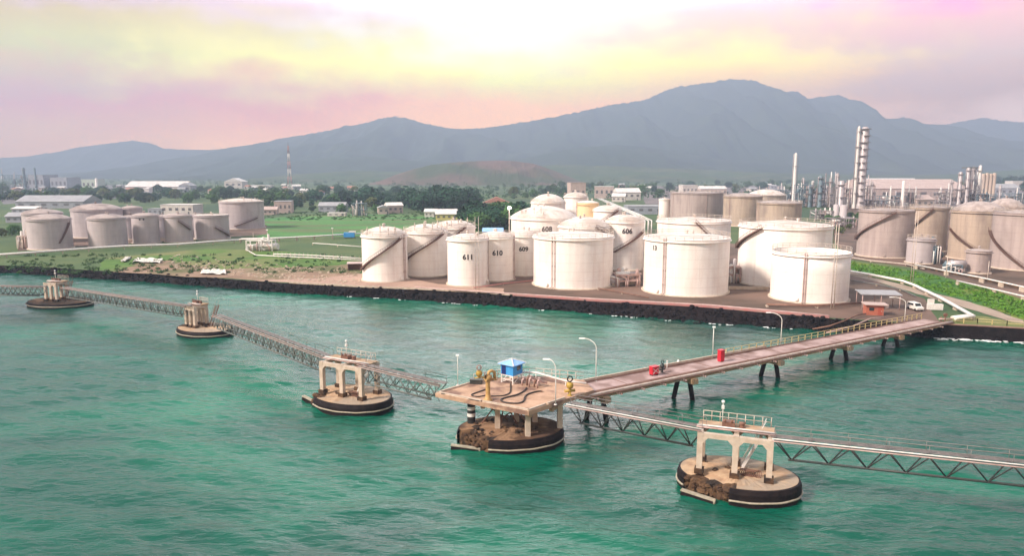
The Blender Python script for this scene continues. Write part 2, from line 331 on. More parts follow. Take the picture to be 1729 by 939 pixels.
# ------------------------------------------------------------------ sea
def build_sea():
    def axis(segs):
        a = []
        for s, e, st in segs: a += list(np.arange(s, e, st))
        return np.array(a)
    xs = np.concatenate([[-10900, -6000, -2000, -700], axis([(-290, -110, 0.8), (-110, 110, 0.36), (110, 200, 0.8)]), [700, 2000, 6000, 10900]])
    ys = np.concatenate([[-2300, -800, -200], axis([(36, 125, 0.3), (125, 262, 0.65)]), [300, 420, 1200, 2600]])
    X, Y = np.meshgrid(xs, ys); Z = np.zeros_like(X); DX = np.zeros_like(X); DY = np.zeros_like(X)
    g = np.random.RandomState(5)
    for i in range(84):
        lam = 0.95*(9.5/0.95)**(i/83.0); k = 2*math.pi/lam
        th = math.pi/2-0.22+g.normal(0, 0.42); a = 0.0058*lam**0.9*g.uniform(0.5, 1.4); ph = g.uniform(0, 6.28)
        cx_, cy_ = math.cos(th), math.sin(th); q = k*(X*cx_+Y*cy_)+ph
        amp = a*(0.6+0.4*np.sin(X*0.031*g.uniform(0.5, 1.5)+Y*0.043*g.uniform(0.5, 1.5)+g.uniform(0, 6)))
        Z += amp*np.cos(q); DX -= amp*cx_*np.sin(q)*0.8; DY -= amp*cy_*np.sin(q)*0.8
    mask = ((X > -285) & (X < 195) & (Y > 37) & (Y < 260)).astype(float)
    Z *= mask; X = X+DX*mask; Y = Y+DY*mask
    ny, nx = X.shape
    co = np.stack([X, Y, Z], -1).reshape(-1, 3).astype(np.float32)
    idx = np.arange(ny*nx).reshape(ny, nx)
    q = np.stack([idx[:-1, :-1], idx[:-1, 1:], idx[1:, 1:], idx[1:, :-1]], -1).reshape(-1, 4).astype(np.int32)
    me = bpy.data.meshes.new('sea'); me.vertices.add(len(co)); me.vertices.foreach_set('co', co.ravel())
    me.loops.add(q.size); me.loops.foreach_set('vertex_index', q.ravel())
    me.polygons.add(len(q)); me.polygons.foreach_set('loop_start', np.arange(0, q.size, 4, dtype=np.int32))
    me.polygons.foreach_set('use_smooth', np.ones(len(q), dtype=bool)); me.update(calc_edges=True)
    m = bpy.data.materials.new('sea_water'); m.use_nodes = True; nt = m.node_tree; N = nt.nodes; L = nt.links; b = N['Principled BSDF']
    b.inputs['Roughness'].default_value = 0.10; b.inputs['IOR'].default_value = 1.36; b.inputs['Specular IOR Level'].default_value = 0.5
    pos = N.new('ShaderNodeNewGeometry').outputs['Position']
    def nz(sc, st, det, dist=0.0):
        mp = N.new('ShaderNodeMapping'); mp.inputs['Scale'].default_value = st; mp.inputs['Rotation'].default_value = (0, 0, 0.2); L.new(pos, mp.inputs[0])
        n = N.new('ShaderNodeTexNoise'); n.inputs['Scale'].default_value = sc; n.inputs['Detail'].default_value = det; n.inputs['Distortion'].default_value = dist; L.new(mp.outputs[0], n.inputs[0]); return n.outputs['Fac']
    r = N.new('ShaderNodeValToRGB'); e = r.color_ramp.elements
    e[0].position = 0.30; e[0].color = (0.0005, 0.044, 0.032, 1); e[1].position = 0.72; e[1].color = (0.002, 0.155, 0.085, 1)
    q2 = e.new(0.5); q2.color = (0.001, 0.088, 0.054, 1)
    L.new(nz(0.022, (1, 1.6, 1), 4, 0.6), r.inputs[0]); L.new(r.outputs[0], b.inputs['Base Color'])
    h1 = nz(1.1, (0.55, 1.5, 1), 5, 0.4); h2 = nz(3.2, (0.6, 1.4, 1), 3)
    ad = N.new('ShaderNodeMath'); ad.operation = 'MULTIPLY_ADD'; ad.inputs[1].default_value = 0.25; L.new(h2, ad.inputs[0]); L.new(h1, ad.inputs[2])
    bp = N.new('ShaderNodeBump'); bp.inputs['Strength'].default_value = 0.85; bp.inputs['Distance'].default_value = 0.20; L.new(ad.outputs[0], bp.inputs['Height']); L.new(bp.outputs[0], b.inputs['Normal'])
    me.materials.append(m)
    structure(link('sea', me), 'green teal rippled sea')
build_sea()

# ------------------------------------------------------------------ land and shore
SHORE_T = [(-60, 445), (0, 448), (60, 450), (130, 455), (230, 461), (330, 467), (420, 474), (500, 479), (620, 486), (700, 489), (800, 494), (880, 500), (1000, 509), (1100, 514), (1200, 520), (1300, 529), (1400, 538), (1480, 544), (1560, 548), (1640, 551), (1729, 556), (1800, 560)]
SHORE_B = [(-60, 457), (0, 460), (60, 463), (130, 467), (230, 474), (330, 483), (420, 489), (500, 496), (620, 502), (700, 507), (800, 515), (880, 521), (1000, 530), (1100, 538), (1200, 546), (1300, 553), (1400, 559), (1480, 565), (1560, 570), (1640, 573), (1729, 578), (1800, 582)]
def dens(a, n=14):
    o = []
    for i in range(len(a)-1):
        for k in range(n): o.append(a[i].lerp(a[i+1], k/n))
    return o+[a[-1]]
topL = [Vector((-3000, 900, ZL)), Vector((-420, 330, ZL))]+[G(x, y, ZL) for x, y in SHORE_T]+[Vector((160, 120, ZL)), Vector((3000, -300, ZL))]
botL = []
for q, (x, y) in zip(topL[2:-2], SHORE_B):
    b_ = G(x, y, 0)
    n_ = Vector((-0.35, -0.94, 0)).normalized()
    if (b_-q).dot(n_) < 0.9: b_ = Vector((q.x, q.y, 0))+n_*0.9
    botL.append(Vector((b_.x, b_.y, -0.6)))
bot = [Vector((topL[0].x, topL[0].y-3, -.6)), Vector((topL[1].x, topL[1].y-2, -.6))]+botL+[Vector((160, 118.5, -.6)), Vector((3000, -302, -.6))]
g = random.Random(3)
td, bd = dens(topL), dens(bot)
mb = MB(); rows = 6
tdj = [Vector((q.x+g.uniform(-.35, .35), q.y+g.uniform(-.4, .5), q.z)) for q in td]
for i in range(rows):
    for a, c in zip(tdj, bd):
        q = a.lerp(c, i/(rows-1))
        j = 0 if i == 0 else 0.38
        mb.v.append((q.x+g.uniform(-j, j), q.y+g.uniform(-j, j), q.z+(g.uniform(-j, j)*.6)))
n_ = len(td)
for i in range(rows-1):
    for k in range(n_-1):
        mb.f.append((i*n_+k, (i+1)*n_+k, (i+1)*n_+k+1, i*n_+k+1)); mb.sm.append(False)
structure(mb.build('embankment', ROCK), 'dark rock slope along the shore')
mb = MB()
for k in range(2600):
    i = g.uniform(14*2, n_-1-14*2-1); a = int(i); t = i-a
    top = tdj[a].lerp(tdj[a+1], t); bt = bd[a].lerp(bd[a+1], t); u = g.uniform(0.0, 1.12)**0.8
    q = top.lerp(bt, u); q.y -= 0.1; q.z = max(q.z, -.45)
    mb.lump((q.x, q.y, q.z), 0.22+0.62*g.random()**2.2, g.random(), 0.75, 6)
structure(tag(mb.build('armour_rocks', ROCK), 'black wet boulders heaped along the waterline below the tank yard', 'rocks', kind='stuff'))['kind'] = 'stuff'

GRASSN = mat('land_ground', (0.035, 0.09, 0.028), (0.10, 0.13, 0.045), 0.02, 0.95, bump=0.5, bscale=0.8, world=True, c3=(0.03, 0.07, 0.03), scale3=0.006)
poly = [(q.x, q.y, ZL) for q in tdj]+[(10800, -500, ZL), (10800, 6850, ZL), (-10800, 6850, ZL), (-10800, 2500, ZL)]
from mathutils.geometry import tessellate_polygon
tri = tessellate_polygon([[Vector(q) for q in poly]])
mb = MB(); mb.add(poly, [t if (Vector(poly[t[1]])-Vector(poly[t[0]])).cross(Vector(poly[t[2]])-Vector(poly[t[0]])).z > 0 else tuple(reversed(t)) for t in tri])
structure(mb.build('ground', GRASSN), 'flat green and brown coastal plain')

def patch(name, pts, mt, dz, jit=0.8, label=None, n=7):
    P = [G(x, y) for x, y in pts]; o = []
    gg = random.Random(len(o)+int(pts[0][0]))
    for i in range(len(P)):
        a, c = P[i], P[(i+1) % len(P)]
        for k in range(n):
            q = a.lerp(c, k/n); o.append(Vector((q.x+gg.uniform(-jit, jit), q.y+gg.uniform(-jit, jit), ZL+dz)))
    tri = tessellate_polygon([o]); m_ = MB()
    m_.add(o, [t if (o[t[1]]-o[t[0]]).cross(o[t[2]]-o[t[0]]).z > 0 else tuple(reversed(t)) for t in tri])
    return structure(m_.build(name, mt), label)
GR1 = mat('bright_grass', (0.045, 0.125, 0.016), (0.095, 0.175, 0.028), 0.09, 0.95, bump=0.8, bscale=1.2, world=True, c3=(0.16, 0.17, 0.06), scale3=0.03)
GR2 = mat('field_grass', (0.035, 0.15, 0.035), (0.085, 0.23, 0.05), 0.05, 0.95, bump=0.8, bscale=0.8, world=True, c3=(0.10, 0.14, 0.05), scale3=0.03, stretch=(0.4, 1.6, 1))
GR3 = mat('hedge_grass', (0.02, 0.11, 0.02), (0.07, 0.17, 0.02), 0.1, 0.95, bump=0.9, bscale=1.2, world=True, c3=(0.12, 0.17, 0.02), scale3=0.03)
DIRT = mat('pale_dirt', (0.32, 0.22, 0.15), (0.20, 0.13, 0.085), 0.12, 0.95, bump=0.6, bscale=1.5, world=True, c3=(0.10, 0.11, 0.04), scale3=0.05)
YARD = mat('brown_yard_asphalt', (0.075, 0.052, 0.038), (0.14, 0.095, 0.072), 0.06, 0.9, bump=0.3, bscale=2, world=True, c3=(0.17, 0.11, 0.085), scale3=0.03)
YARDP = mat('pinkish_yard_concrete', (0.42, 0.29, 0.22), (0.33, 0.22, 0.17), 0.1, 0.9, bump=0.2, bscale=2, world=True)
PATHM = mat('dusty_road', (0.36, 0.29, 0.23), (0.27, 0.21, 0.16), 0.15, 0.95, bump=0.3, bscale=2, world=True)
patch('tank_yard', [(640, 486), (860, 498), (1000, 508.5), (1200, 519.5), (1400, 537), (1590, 548), (1560, 505), (1445, 462), (1420, 432), (1100, 396), (870, 380), (700, 420), (610, 455)], YARD, 0.03, 0.3, 'dark brown paved tank yard')
patch('concrete_apron', [(430, 474), (620, 485.5), (770, 492), (850, 497), (850, 487), (740, 480), (690, 470), (612, 462), (540, 470)], YARDP, 0.06, 0.3, 'pinkish concrete apron at the shore')
patch('left_grass', [(160, 456), (330, 466), (430, 470), (560, 466), (614, 455), (614, 436), (470, 424), (350, 420), (180, 436)], GR1, 0.02, 1.2, 'green grass behind the shore')
patch('dirt_ground', [(200, 459), (420, 473), (610, 484), (612, 446), (500, 452), (360, 454), (290, 440), (250, 438)], DIRT, 0.045, 1.5, 'pale dirt and rubble ground')
patch('field', [(440, 402), (620, 398), (820, 392), (890, 380), (860, 366), (640, 362), (520, 364), (440, 370)], GR2, 0.025, 2.5, 'green field behind the white tanks')
patch('yard', [(30, 424), (450, 396), (450, 380), (380, 372), (30, 392)], YARD, 0.028, 0.6, 'yard of the left tank group')
patch('right_yard', [(1425, 436), (1540, 452), (1729, 508), (1850, 530), (1850, 400), (1729, 360), (1430, 345), (1400, 380)], YARD, 0.02, 0.6, 'yard of the right tank group')
patch('grass_strip', [(1434, 441), (1530, 455), (1640, 480), (1729, 505), (1850, 535), (1850, 560), (1729, 541), (1640, 510), (1560, 490), (1500, 474), (1434, 458)], GR3, 0.05, 0.8, 'bright green grass strip')
patch('service_road', [(1434, 459), (1500, 475), (1560, 491), (1640, 511), (1729, 542), (1729, 551), (1640, 523), (1560, 500), (1480, 476), (1434, 465)], PATHM, 0.07, 0.3, 'pale dusty service road')
patch('shore_grass', [(1600, 549), (1729, 555.5), (1729, 548), (1660, 535), (1620, 533), (1590, 540)], GR1, 0.09, 0.5, 'grass above the sea wall')
patch('urban_ground', [(0, 345), (140, 338), (300, 330), (300, 312), (0, 312)], mat('grey_urban_ground', (0.13, 0.13, 0.14), (0.2, 0.19, 0.19), 0.03, 0.95, world=True), 0.02, 3, 'grey ground of the distant plant')
patch('refinery_ground', [(1090, 345), (1729, 352), (2300, 352), (2300, 312), (1090, 314)], mat('refinery_ground', (0.12, 0.10, 0.10), (0.2, 0.17, 0.16), 0.03, 0.95, world=True), 0.015, 3, 'brown grey ground of the refinery')

# ------------------------------------------------------------------ hills
from mathutils import noise as mnoise
def noise2(x, y, seed):
    return (math.sin(x*1.0+seed)*math.cos(y*1.3+seed*2)+0.5*math.sin(x*2.3+y*1.7+seed*3)+0.3*math.sin(x*4.9-y*3.1+seed)+0.2*math.cos(x*9.1+y*7.7+seed*5))/2
def hill(name, prof, D, front, back, mt, label, rough=0.10, nx=420, ny=36):
    xs = [q[0] for q in prof]
    mb = MB(); cols_ = []
    gg = random.Random(int(D))
    for i in range(nx+1):
        px = xs[0]+(xs[-1]-xs[0])*i/nx
        py = np.interp(px, xs, [q[1] for q in prof])
        P = at(px, py, D); cols_.append((P.x, max(P.z, -5)))
    rowsv = [-1+2*j/ny for j in range(ny+1)]
    for vq in rowsv:
        for i, (X, Zr) in enumerate(cols_):
            dep = front if vq < 0 else back
            a = abs(vq); pr = (1-a)**1.25
            sp = (mnoise.ridged_multi_fractal(Vector((X/(D*0.075), vq*1.5+X/(D*.3), D*.01)), 0.9, 2.1, 6, 1.0, 2.0)-1.15)*rough*7.5*a**.7*(1-a)
            h = Zr*max(0, pr+sp)+(Zr*0.012*gg.uniform(-1, 1) if a < 0.95 else 0)
            yy = D+vq*dep+noise2(X/(D*0.06), vq*3, 1)*dep*0.10*a
            mb.v.append((X*(1+0.0*vq), yy, h-3 if a > 0.99 else h))
    for j in range(ny):
        for i in range(nx):
            a = j*(nx+1)+i; mb.f.append((a, a+1, a+nx+2, a+nx+1)); mb.sm.append(True)
    return structure(mb.build(name, mt), label)
def hillmat(name, a, b_, c_, sc):
    return mat(name, a, b_, sc, 0.95, bump=1.0, bscale=sc*6, world=True, c3=c_, scale3=sc*0.3, spec=0.05)
HM = hillmat('forest_slope', (0.020, 0.035, 0.030), (0.05, 0.07, 0.04), (0.03, 0.05, 0.03), 0.006)
HF = hillmat('foothill_scrub', (0.025, 0.06, 0.025), (0.10, 0.11, 0.05), (0.05, 0.09, 0.03), 0.012)
HB = hillmat('bare_red_earth', (0.17, 0.105, 0.085), (0.11, 0.08, 0.06), (0.055, 0.075, 0.035), 0.012)
hill('mountain', [(200, 305), (300, 280), (380, 262), (420, 247), (460, 239), (500, 230), (560, 219), (600, 211), (620, 207), (640, 200), (668, 196), (690, 200), (710, 206), (740, 213), (770, 218), (800, 217), (830, 215), (870, 208), (930, 199), (960, 192), (1000, 184), (1030, 177), (1060, 173), (1090, 167), (1112, 158), (1140, 147), (1170, 143), (1200, 139), (1230, 133), (1250, 135), (1270, 134), (1290, 143), (1320, 153), (1345, 166), (1365, 168), (1395, 162), (1415, 160), (1432, 165), (1440, 175), (1455, 188), (1475, 197), (1510, 203), (1540, 211), (1580, 227), (1620, 243), (1660, 258), (1729, 284), (1780, 300)], 5300, 2200, 1200, HM, 'blue hazy mountain with a broad peak')
hill('far_hills', [(-420, 288), (-200, 276), (-60, 270), (0, 267), (60, 263), (100, 257), (130, 249), (160, 245), (190, 241), (225, 237), (250, 241), (275, 250), (300, 252), (340, 253), (380, 252), (450, 262), (560, 285)], 5700, 1100, 800, HM, 'low far hills at the left')
hill('far_ridge', [(1440, 285), (1520, 240), (1560, 222), (1590, 211), (1630, 204), (1660, 199), (1690, 203), (1720, 206), (1780, 207), (1900, 225), (2100, 260), (2300, 290)], 5900, 1100, 800, HM, 'far ridge at the right')
hill('foothills', [(280, 306), (380, 292), (440, 281), (500, 272), (560, 266), (600, 263), (640, 266), (700, 272), (760, 276), (820, 274), (880, 268), (930, 258), (980, 249), (1040, 244), (1090, 248), (1150, 258), (1230, 270), (1320, 276), (1420, 280), (1520, 283), (1640, 285), (1729, 280), (1850, 276), (2000, 300)], 3500, 900, 700, HM, 'dark foothills below the mountain', rough=0.08)
hill('scrub_slope', [(360, 309), (440, 300), (520, 293), (600, 288), (680, 290), (760, 288), (860, 282), (940, 278), (1020, 280), (1100, 283), (1200, 287), (1300, 292), (1400, 294), (1500, 296), (1620, 294), (1700, 288), (1800, 282), (2000, 300)], 2700, 600, 500, HF, 'green scrub slope', rough=0.08)
hill('bare_hill', [(630, 312), (670, 295), (700, 285), (730, 278), (770, 274), (800, 272), (840, 271), (870, 272), (900, 276), (930, 286), (965, 300), (990, 311)], 2000, 330, 300, HB, 'bare reddish brown hill', rough=0.11)

# ------------------------------------------------------------------ storage tanks
def text_mesh(body, size, mt, bend=None):
    cu = bpy.data.curves.new('number', 'FONT'); cu.body = body; cu.size = size; cu.align_x = 'CENTER'; cu.align_y = 'CENTER'; cu.resolution_u = 2; cu.offset = 0.035*size
    o = bpy.data.objects.new('number', cu); col.objects.link(o); bpy.context.view_layer.update()
    me = bpy.data.meshes.new_from_object(o.evaluated_get(bpy.context.evaluated_depsgraph_get()))
    bpy.data.objects.remove(o); bpy.data.curves.remove(cu); me.name = 'number'; me.materials.clear(); me.materials.append(mt)
    if bend: bend(me)
    return me

GRP_W = 'white storage tanks along the shore'; GRP_R = 'weathered beige storage tanks'; GRP_L = 'grey storage tanks at the left'
TANKS = {}
def tank(label, cx, hw, pyb, pyt, mt, roof='dome', rise=1.6, stair=None, pipes=(), num=None, group=GRP_W, rail=True, railm=RAILW, roofm=None, seg=64, vents=2, stairm=STEELD, top_equip=False, girder=True):
    P = G(cx, pyb, ZL); df = math.hypot(P.x, P.y); ux, uy = P.x/df, P.y/df
    # radius so that the silhouette half width matches, the front of the base at pyb
    Rr = 8.0
    for _ in range(12):
        dep = (df+Rr)*math.cos(PITCH)*math.cos(math.atan2(P.x, P.y))+(CAMH-ZL-6)*math.sin(PITCH)
        Rr = hw*dep/FPX*math.cos(math.atan2(P.x, P.y))
    d = ray(cx, pyt); t = df/math.hypot(d.x, d.y); Hh = CAMH+d.z*t-ZL
    C = Vector((ux*(df+Rr), uy*(df+Rr), ZL)); rz = math.atan2(-ux, uy)
    T = thing('storage_tank', label, 'storage tank', C, rz, group)
    TANKS[label] = (C, Rr, Hh, rz)
    roofm = roofm or ROOFW
    mb = MB(); mb.lathe([(Rr+0.5, -0.2), (Rr+0.5, 0.28), (Rr-0.1, 0.3)], seg); mb.build('foundation', CONCL, T)
    mb = MB(); z = Hh
    prof = [(Rr, 0.28), (Rr, z*0.33), (Rr, z*0.66), (Rr, z)]
    if roof == 'float': prof += [(Rr-0.12, z), (Rr-0.12, z-2.2)]
    mb.lathe(prof, seg); mb.build('shell', mt, T)
    if girder:
        mb = MB(); mb.lathe([(Rr+0.02, z-0.75), (Rr+0.42, z-0.72), (Rr+0.42, z-0.55), (Rr+0.02, z-0.52)], seg, smooth=False); mb.lathe([(Rr+0.02, z-0.12), (Rr+0.16, z-0.12), (Rr+0.16, z+0.03), (Rr-0.15, z+0.03)], seg, smooth=False)
        mb.build('wind_girder', mt, T)
    mb = MB()
    if roof == 'float': mb.lathe([(Rr-0.13, z-1.5), (Rr-0.5, z-1.35), (Rr-2.5, z-1.4), (Rr-2.6, z-1.7), (0.01, z-1.7)], seg)
    elif roof == 'flat': mb.lathe([(Rr-0.01, z+0.005), (Rr*0.5, z+rise*0.5), (0.01, z+rise)], seg)
    else:
        mb.lathe([(Rr*math.sin(a)/math.sin(1.0) if True else 0, z+rise*(math.cos(a)-math.cos(1.0))/(1-math.cos(1.0))+0.004) for a in [1.0-i/9.0*0.998 for i in range(10)]], seg)
    mb.build('roof', roofm, T)
    g = random.Random(int(cx*7+pyt))
    def zr(r):
        if roof == 'float': return z-1.7
        if roof == 'flat': return z+rise*(1-r/Rr)
        a = math.asin(min(1, r/Rr*math.sin(1.0))); return z+rise*(math.cos(a)-math.cos(1.0))/(1-math.cos(1.0))
    if vents and roof != 'float':
        for k in range(vents):
            a = g.uniform(0, 6.28); r = Rr*g.uniform(0.0, 0.75) if k else 0.0
            mb = MB(); x, y = r*math.cos(a), r*math.sin(a); zz = zr(r)
            mb.tube((x, y, zz-0.2), (x, y, zz+0.6), 0.28, n=8); mb.lathe([(0.45, 0.6), (0.45, 0.75), (0.02, 0.95)], 8, (x, y, zz)); mb.build('roof_vent', roofm, T)
    if rail:
        mb = MB(); n = max(14, int(2*math.pi*Rr/2.2)); rr_ = Rr+0.05
        full = rail is True
        a0, a1 = (0, 2*math.pi) if full else (R(rail[0]-90), R(rail[1]-90))
        m_ = n if full else max(3, int(n*(a1-a0)/(2*math.pi)))
        for k in range(m_+1):
            a = a0+(a1-a0)*k/m_
            mb.tube((rr_*math.cos(a), rr_*math.sin(a), z), (rr_*math.cos(a), rr_*math.sin(a), z+1.1), 0.05, n=4)
        for h in (0.55, 1.1):
            mb.path([(rr_*math.cos(a0+(a1-a0)*k/(m_*2)), rr_*math.sin(a0+(a1-a0)*k/(m_*2)), z+h) for k in range(m_*2+1)], 0.05, 4, False)
        mb.build('guard_rail', railm, T)
    if stair:                                # helical stair; angles in degrees, 0 faces the sea, + to the right
        a0, z0, a1, z1 = stair; z0 *= Hh; z1 *= Hh; n = 46
        def pt(t, r, dz=0): a = R(a0+(a1-a0)*t-90); return (r*math.cos(a), r*math.sin(a), z0+(z1-z0)*t+dz)
        mb = MB()
        for r in (Rr+0.12, Rr+0.95):
            for k in range(n):
                p0, p1 = Vector(pt(k/n, r)), Vector(pt((k+1)/n, r)); mb.bar(p0, p1, 0.09, 0.36)
        for k in range(n*2):
            t = (k+0.5)/(n*2); a = R(a0+(a1-a0)*t-90); c_ = pt(t, Rr+0.53, 0.03); mb.box(c_, (0.8, 0.3, 0.07), a)
        mb.build('staircase', stairm, T)
        mb = MB(); mb.path([pt(k/n, Rr+0.95, 1.05) for k in range(n+1)], 0.05, 4, False)
        for k in range(0, n+1, 2): mb.tube(pt(k/n, Rr+0.95), pt(k/n, Rr+0.95, 1.05), 0.04, n=4)
        mb.build('stair_handrail', stairm, T)
    for a in pipes:
        aa = R(a-90); x, y = (Rr+0.28)*math.cos(aa), (Rr+0.28)*math.sin(aa)
        mb = MB(); mb.path([(x*0.97, y*0.97, Hh+0.25), (x, y, Hh+0.15), (x, y, Hh-0.5), (x, y, 0.6), (x*1.08, y*1.08, 0.35)], 0.11, 6)
        for zz in (0.2, 0.45, 0.7, 0.92): mb.box((x*0.985, y*0.985, Hh*zz), (0.3, 0.3, 0.12), aa)
        mb.build('downpipe', PIPEP, T)
    mb = MB(); a = R((pipes[0] if pipes else 10)-9-90); x, y = math.cos(a), math.sin(a)
    mb.tube((x*(Rr-.1), y*(Rr-.1), 1.1), (x*(Rr+.35), y*(Rr+.35), 1.1), 0.42, n=12); mb.tube((x*(Rr+.35), y*(Rr+.35), 1.1), (x*(Rr+.42), y*(Rr+.42), 1.1), 0.55, n=12)
    mb.build('manhole', mt, T)
    if num:
        body, a, zf, size = num
        def bend(me):
            for v_ in me.vertices:
                x, y = v_.co.x, v_.co.y; th = R(a-90)+x/Rr; rr2 = Rr+0.05
                v_.co = (rr2*math.cos(th), rr2*math.sin(th), zf*Hh+y)
        link('number', text_mesh(body, size, NUMB, bend), T)
    if top_equip:
        mb = MB()
        for k in range(5):
            a = g.uniform(-2.6, -0.6); r = Rr*g.uniform(0.75, 0.98); x, y = r*math.cos(a), r*math.sin(a); zz = zr(r); h = g.uniform(1.2, 2.6)
            mb.tube((x, y, zz-.1), (x, y, zz+h), 0.09, n=5); mb.box((x, y, zz+h*0.6), (0.5, 0.3, 0.4), a)
        mb.build('roof_fittings', railm, T)
    return T

# white group along the shore
tank('white tank furthest left of the shore row, brown stair climbing its face', 651, 38.5, 477.5, 398, WHITE, rise=2.2, stair=(-72, 0.24, 40, 0.93), pipes=(52, 58), top_equip=True)
tank('white tank second from left of the shore row, brown stair rising to the right', 720, 37, 468.5, 392, WHITE, rise=2.0, stair=(-62, 0.34, 46, 0.95), top_equip=True)
tank('white tank half hidden behind the tank numbered 611, with roof box', 767, 36, 460, 384, WHITE, rise=1.8, stair=(-60, 0.4, 30, 1.0), top_equip=True)
tank('slim white tank numbered 611 with a thin double pole before it', 790, 34, 484.5, 404, WHITE, rise=1.0, num=('611', 1, 0.62, 2.0), pipes=(78,), rail=(-40, 200))
tank('slim white tank numbered 610 standing between tanks 611 and 609', 838, 30.5, 476, 400.5, WHITE, rise=1.2, num=('610', 4, 0.64, 2.0), pipes=(-66, 66, 74), rail=(-40, 200))
tank('slim white tank numbered 609 partly hidden by a broad tank', 884, 27.5, 467.5, 397, WHITE, rise=1.2, num=('609', 0, 0.66, 1.9), pipes=(-60,), rail=(-40, 200))
tank('broad white tank with a low dome numbered 608 behind the slim tanks', 918, 55.5, 452, 369, WHITE, rise=3.6, num=('608', 5, 0.78, 2.3), rail=(-60, 0), stair=None, top_equip=True)
tank('domed white tank with brown roof stair just behind the broad foremost middle tank', 985, 43, 462, 383, WHITE, rise=2.6, stair=(25, 0.98, 80, 0.72))
tank('broad white tank nearest the sea in the middle, double pipe down its left side', 967, 67, 490, 402.5, WHITE, 'flat', 1.0, pipes=(-30, -26))
tank('white tank numbered 606 with a brown stair on its shaded face', 1053, 32.5, 458, 374, WHITE, rise=1.9, num=('606', 8, 0.80, 2.2), stair=(-28, 0.38, 58, 0.78), girder=True)
tank('large white tank with brown stair descending right, behind the broad tank marked 13', 1168, 62, 462, 375, WHITE, 'flat', 1.0, stair=(3, 0.99, 34, 0.60))
tank('broad white tank marked with a small 13, one pipe on its left side', 1156, 72, 502, 406, WHITE, 'flat', 0.9, pipes=(-30, -27), num=('13', -46, 0.83, 1.7))
tank('largest white tank, brown stair climbing its left face, near the orange cabin', 1320, 79, 487.5, 384, WHITE, 'flat', 1.3, stair=(-80, 0.58, -27, 0.97), pipes=(88,))
tank('low open topped white tank nearest the orange cabin', 1364, 67, 513.5, 430, WHITE, 'float', pipes=(-8, -5), rail=True)
tank('small domed tank rising behind the tank numbered 608', 925, 29, 424, 341, WHITE, rise=3.0, seg=48, rail=(-80, 20))
tank('tall narrow cream white tank on the skyline behind tank 608', 971, 19.5, 418, 331, WHITE, rise=1.5, seg=40, rail=True)
tank('small bright cream tank between tanks 608 and 606', 991, 18.5, 434, 343, CREAM, rise=0.8, seg=40, rail=False, pipes=(-70,))
tank('pale pinkish tank partly hidden right of the cream tank', 1024, 24, 438, 354, WHITE, rise=1.4, seg=40, stair=(-30, 0.7, 40, 0.98), rail=False)
tank('tiny white tank left of the weathered tanks', 1121, 9.5, 372, 336, WHITE, rise=0.5, seg=24, rail=False, vents=1)
# weathered tanks
tank('weathered beige tank with dark right side behind the large white tank', 1175, 45, 376, 326, BROWN, 'flat', 0.8, group=GRP_R, roofm=ROOFB, pipes=(-60, 20), top_equip=True, stairm=STEELD)
tank('weathered beige tank in the middle of three behind the white tanks', 1252, 33, 383, 332, BROWN2, rise=1.8, group=GRP_R, roofm=ROOFB, pipes=(-40,))
tank('smaller weathered tank with low cone roof, right end of three', 1313, 38.5, 392, 343.5, BROWN2, rise=1.2, group=GRP_R, roofm=ROOFB, pipes=(-70, -60))
tank('cream roofed distant tank behind the three weathered tanks', 1293, 33, 352, 330, BROWN2, rise=5.0, group=GRP_R, roofm=ROOFW, seg=48)
tank('large weathered tank with dark stair rising right beside the grass strip', 1491, 47.5, 436, 356, BROWN, 'flat', 0.8, stair=(-82, 0.33, 18, 0.97), group=GRP_R, roofm=ROOFB, railm=RAILW)
tank('weathered tank behind the small grey tank, dark stair rising to the right', 1563, 34, 425, 351, BROWN2, 'flat', 0.8, stair=(-55, 0.45, 10, 0.98), group=GRP_R, roofm=ROOFB)
tank('small greyish tank with pipe loop on its left, right of the grass strip', 1552.5, 24.5, 446, 404, GREYT, 'flat', 0.6, group=GRP_R, roofm=ROOFB, seg=40)
tank('weathered tank with cone roof and stair descending right, behind the small beige tank', 1645, 48, 440, 357, BROWN2, rise=3.4, stair=(-66, 0.62, 4, 0.2), group=GRP_R, roofm=ROOFB)
tank('weathered dome roofed tank mostly hidden at the right', 1690, 34, 430, 351, BROWN, rise=3.6, group=GRP_R, roofm=ROOFB, seg=48)
tank('large weathered tank cut by the right edge of the photo, stair descending', 1727, 62, 458, 360.5, BROWN, 'flat', 0.9, stair=(-78, 0.66, 2, 0.06), group=GRP_R, roofm=ROOFB)
tank('small beige tank in front of the two largest weathered tanks', 1649.5, 22, 462.5, 424, BROWN, 'flat', 0.5, group=GRP_R, roofm=ROOFB, seg=40, rail=False)
# left tanks
tank('grey tank at the left end of its group with pipes by its foot', 87, 39, 422, 370, GREYT, rise=1.8, stair=(55, 0.86, 20, 0.2), group=GRP_L, roofm=ROOFB, rail=False)
tank('grey tank hidden behind the leftmost tank', 76, 35.5, 411, 360, GREYT, rise=1.6, group=GRP_L, roofm=ROOFB, rail=False)
tank('wide grey tank with a bulging dome behind the front left tanks', 167, 44.5, 402, 354, GREYT, rise=2.6, group=GRP_L, roofm=ROOFB, rail=False)
tank('narrow dome topped grey tank behind the wide one', 226, 18, 396, 351, GREYT, rise=1.0, group=GRP_L, roofm=ROOFB, rail=False, seg=40)
tank('front grey tank second from the left in its group', 184, 33.5, 418.5, 368.5, GREYT, rise=1.5, group=GRP_L, roofm=ROOFB, rail=False)
tank('slim grey tank with two dark marks in the front left row', 248, 23.5, 412, 364, GREYT, rise=1.0, group=GRP_L, roofm=ROOFB, rail=False, num=('• •', -14, 0.86, 2.4))
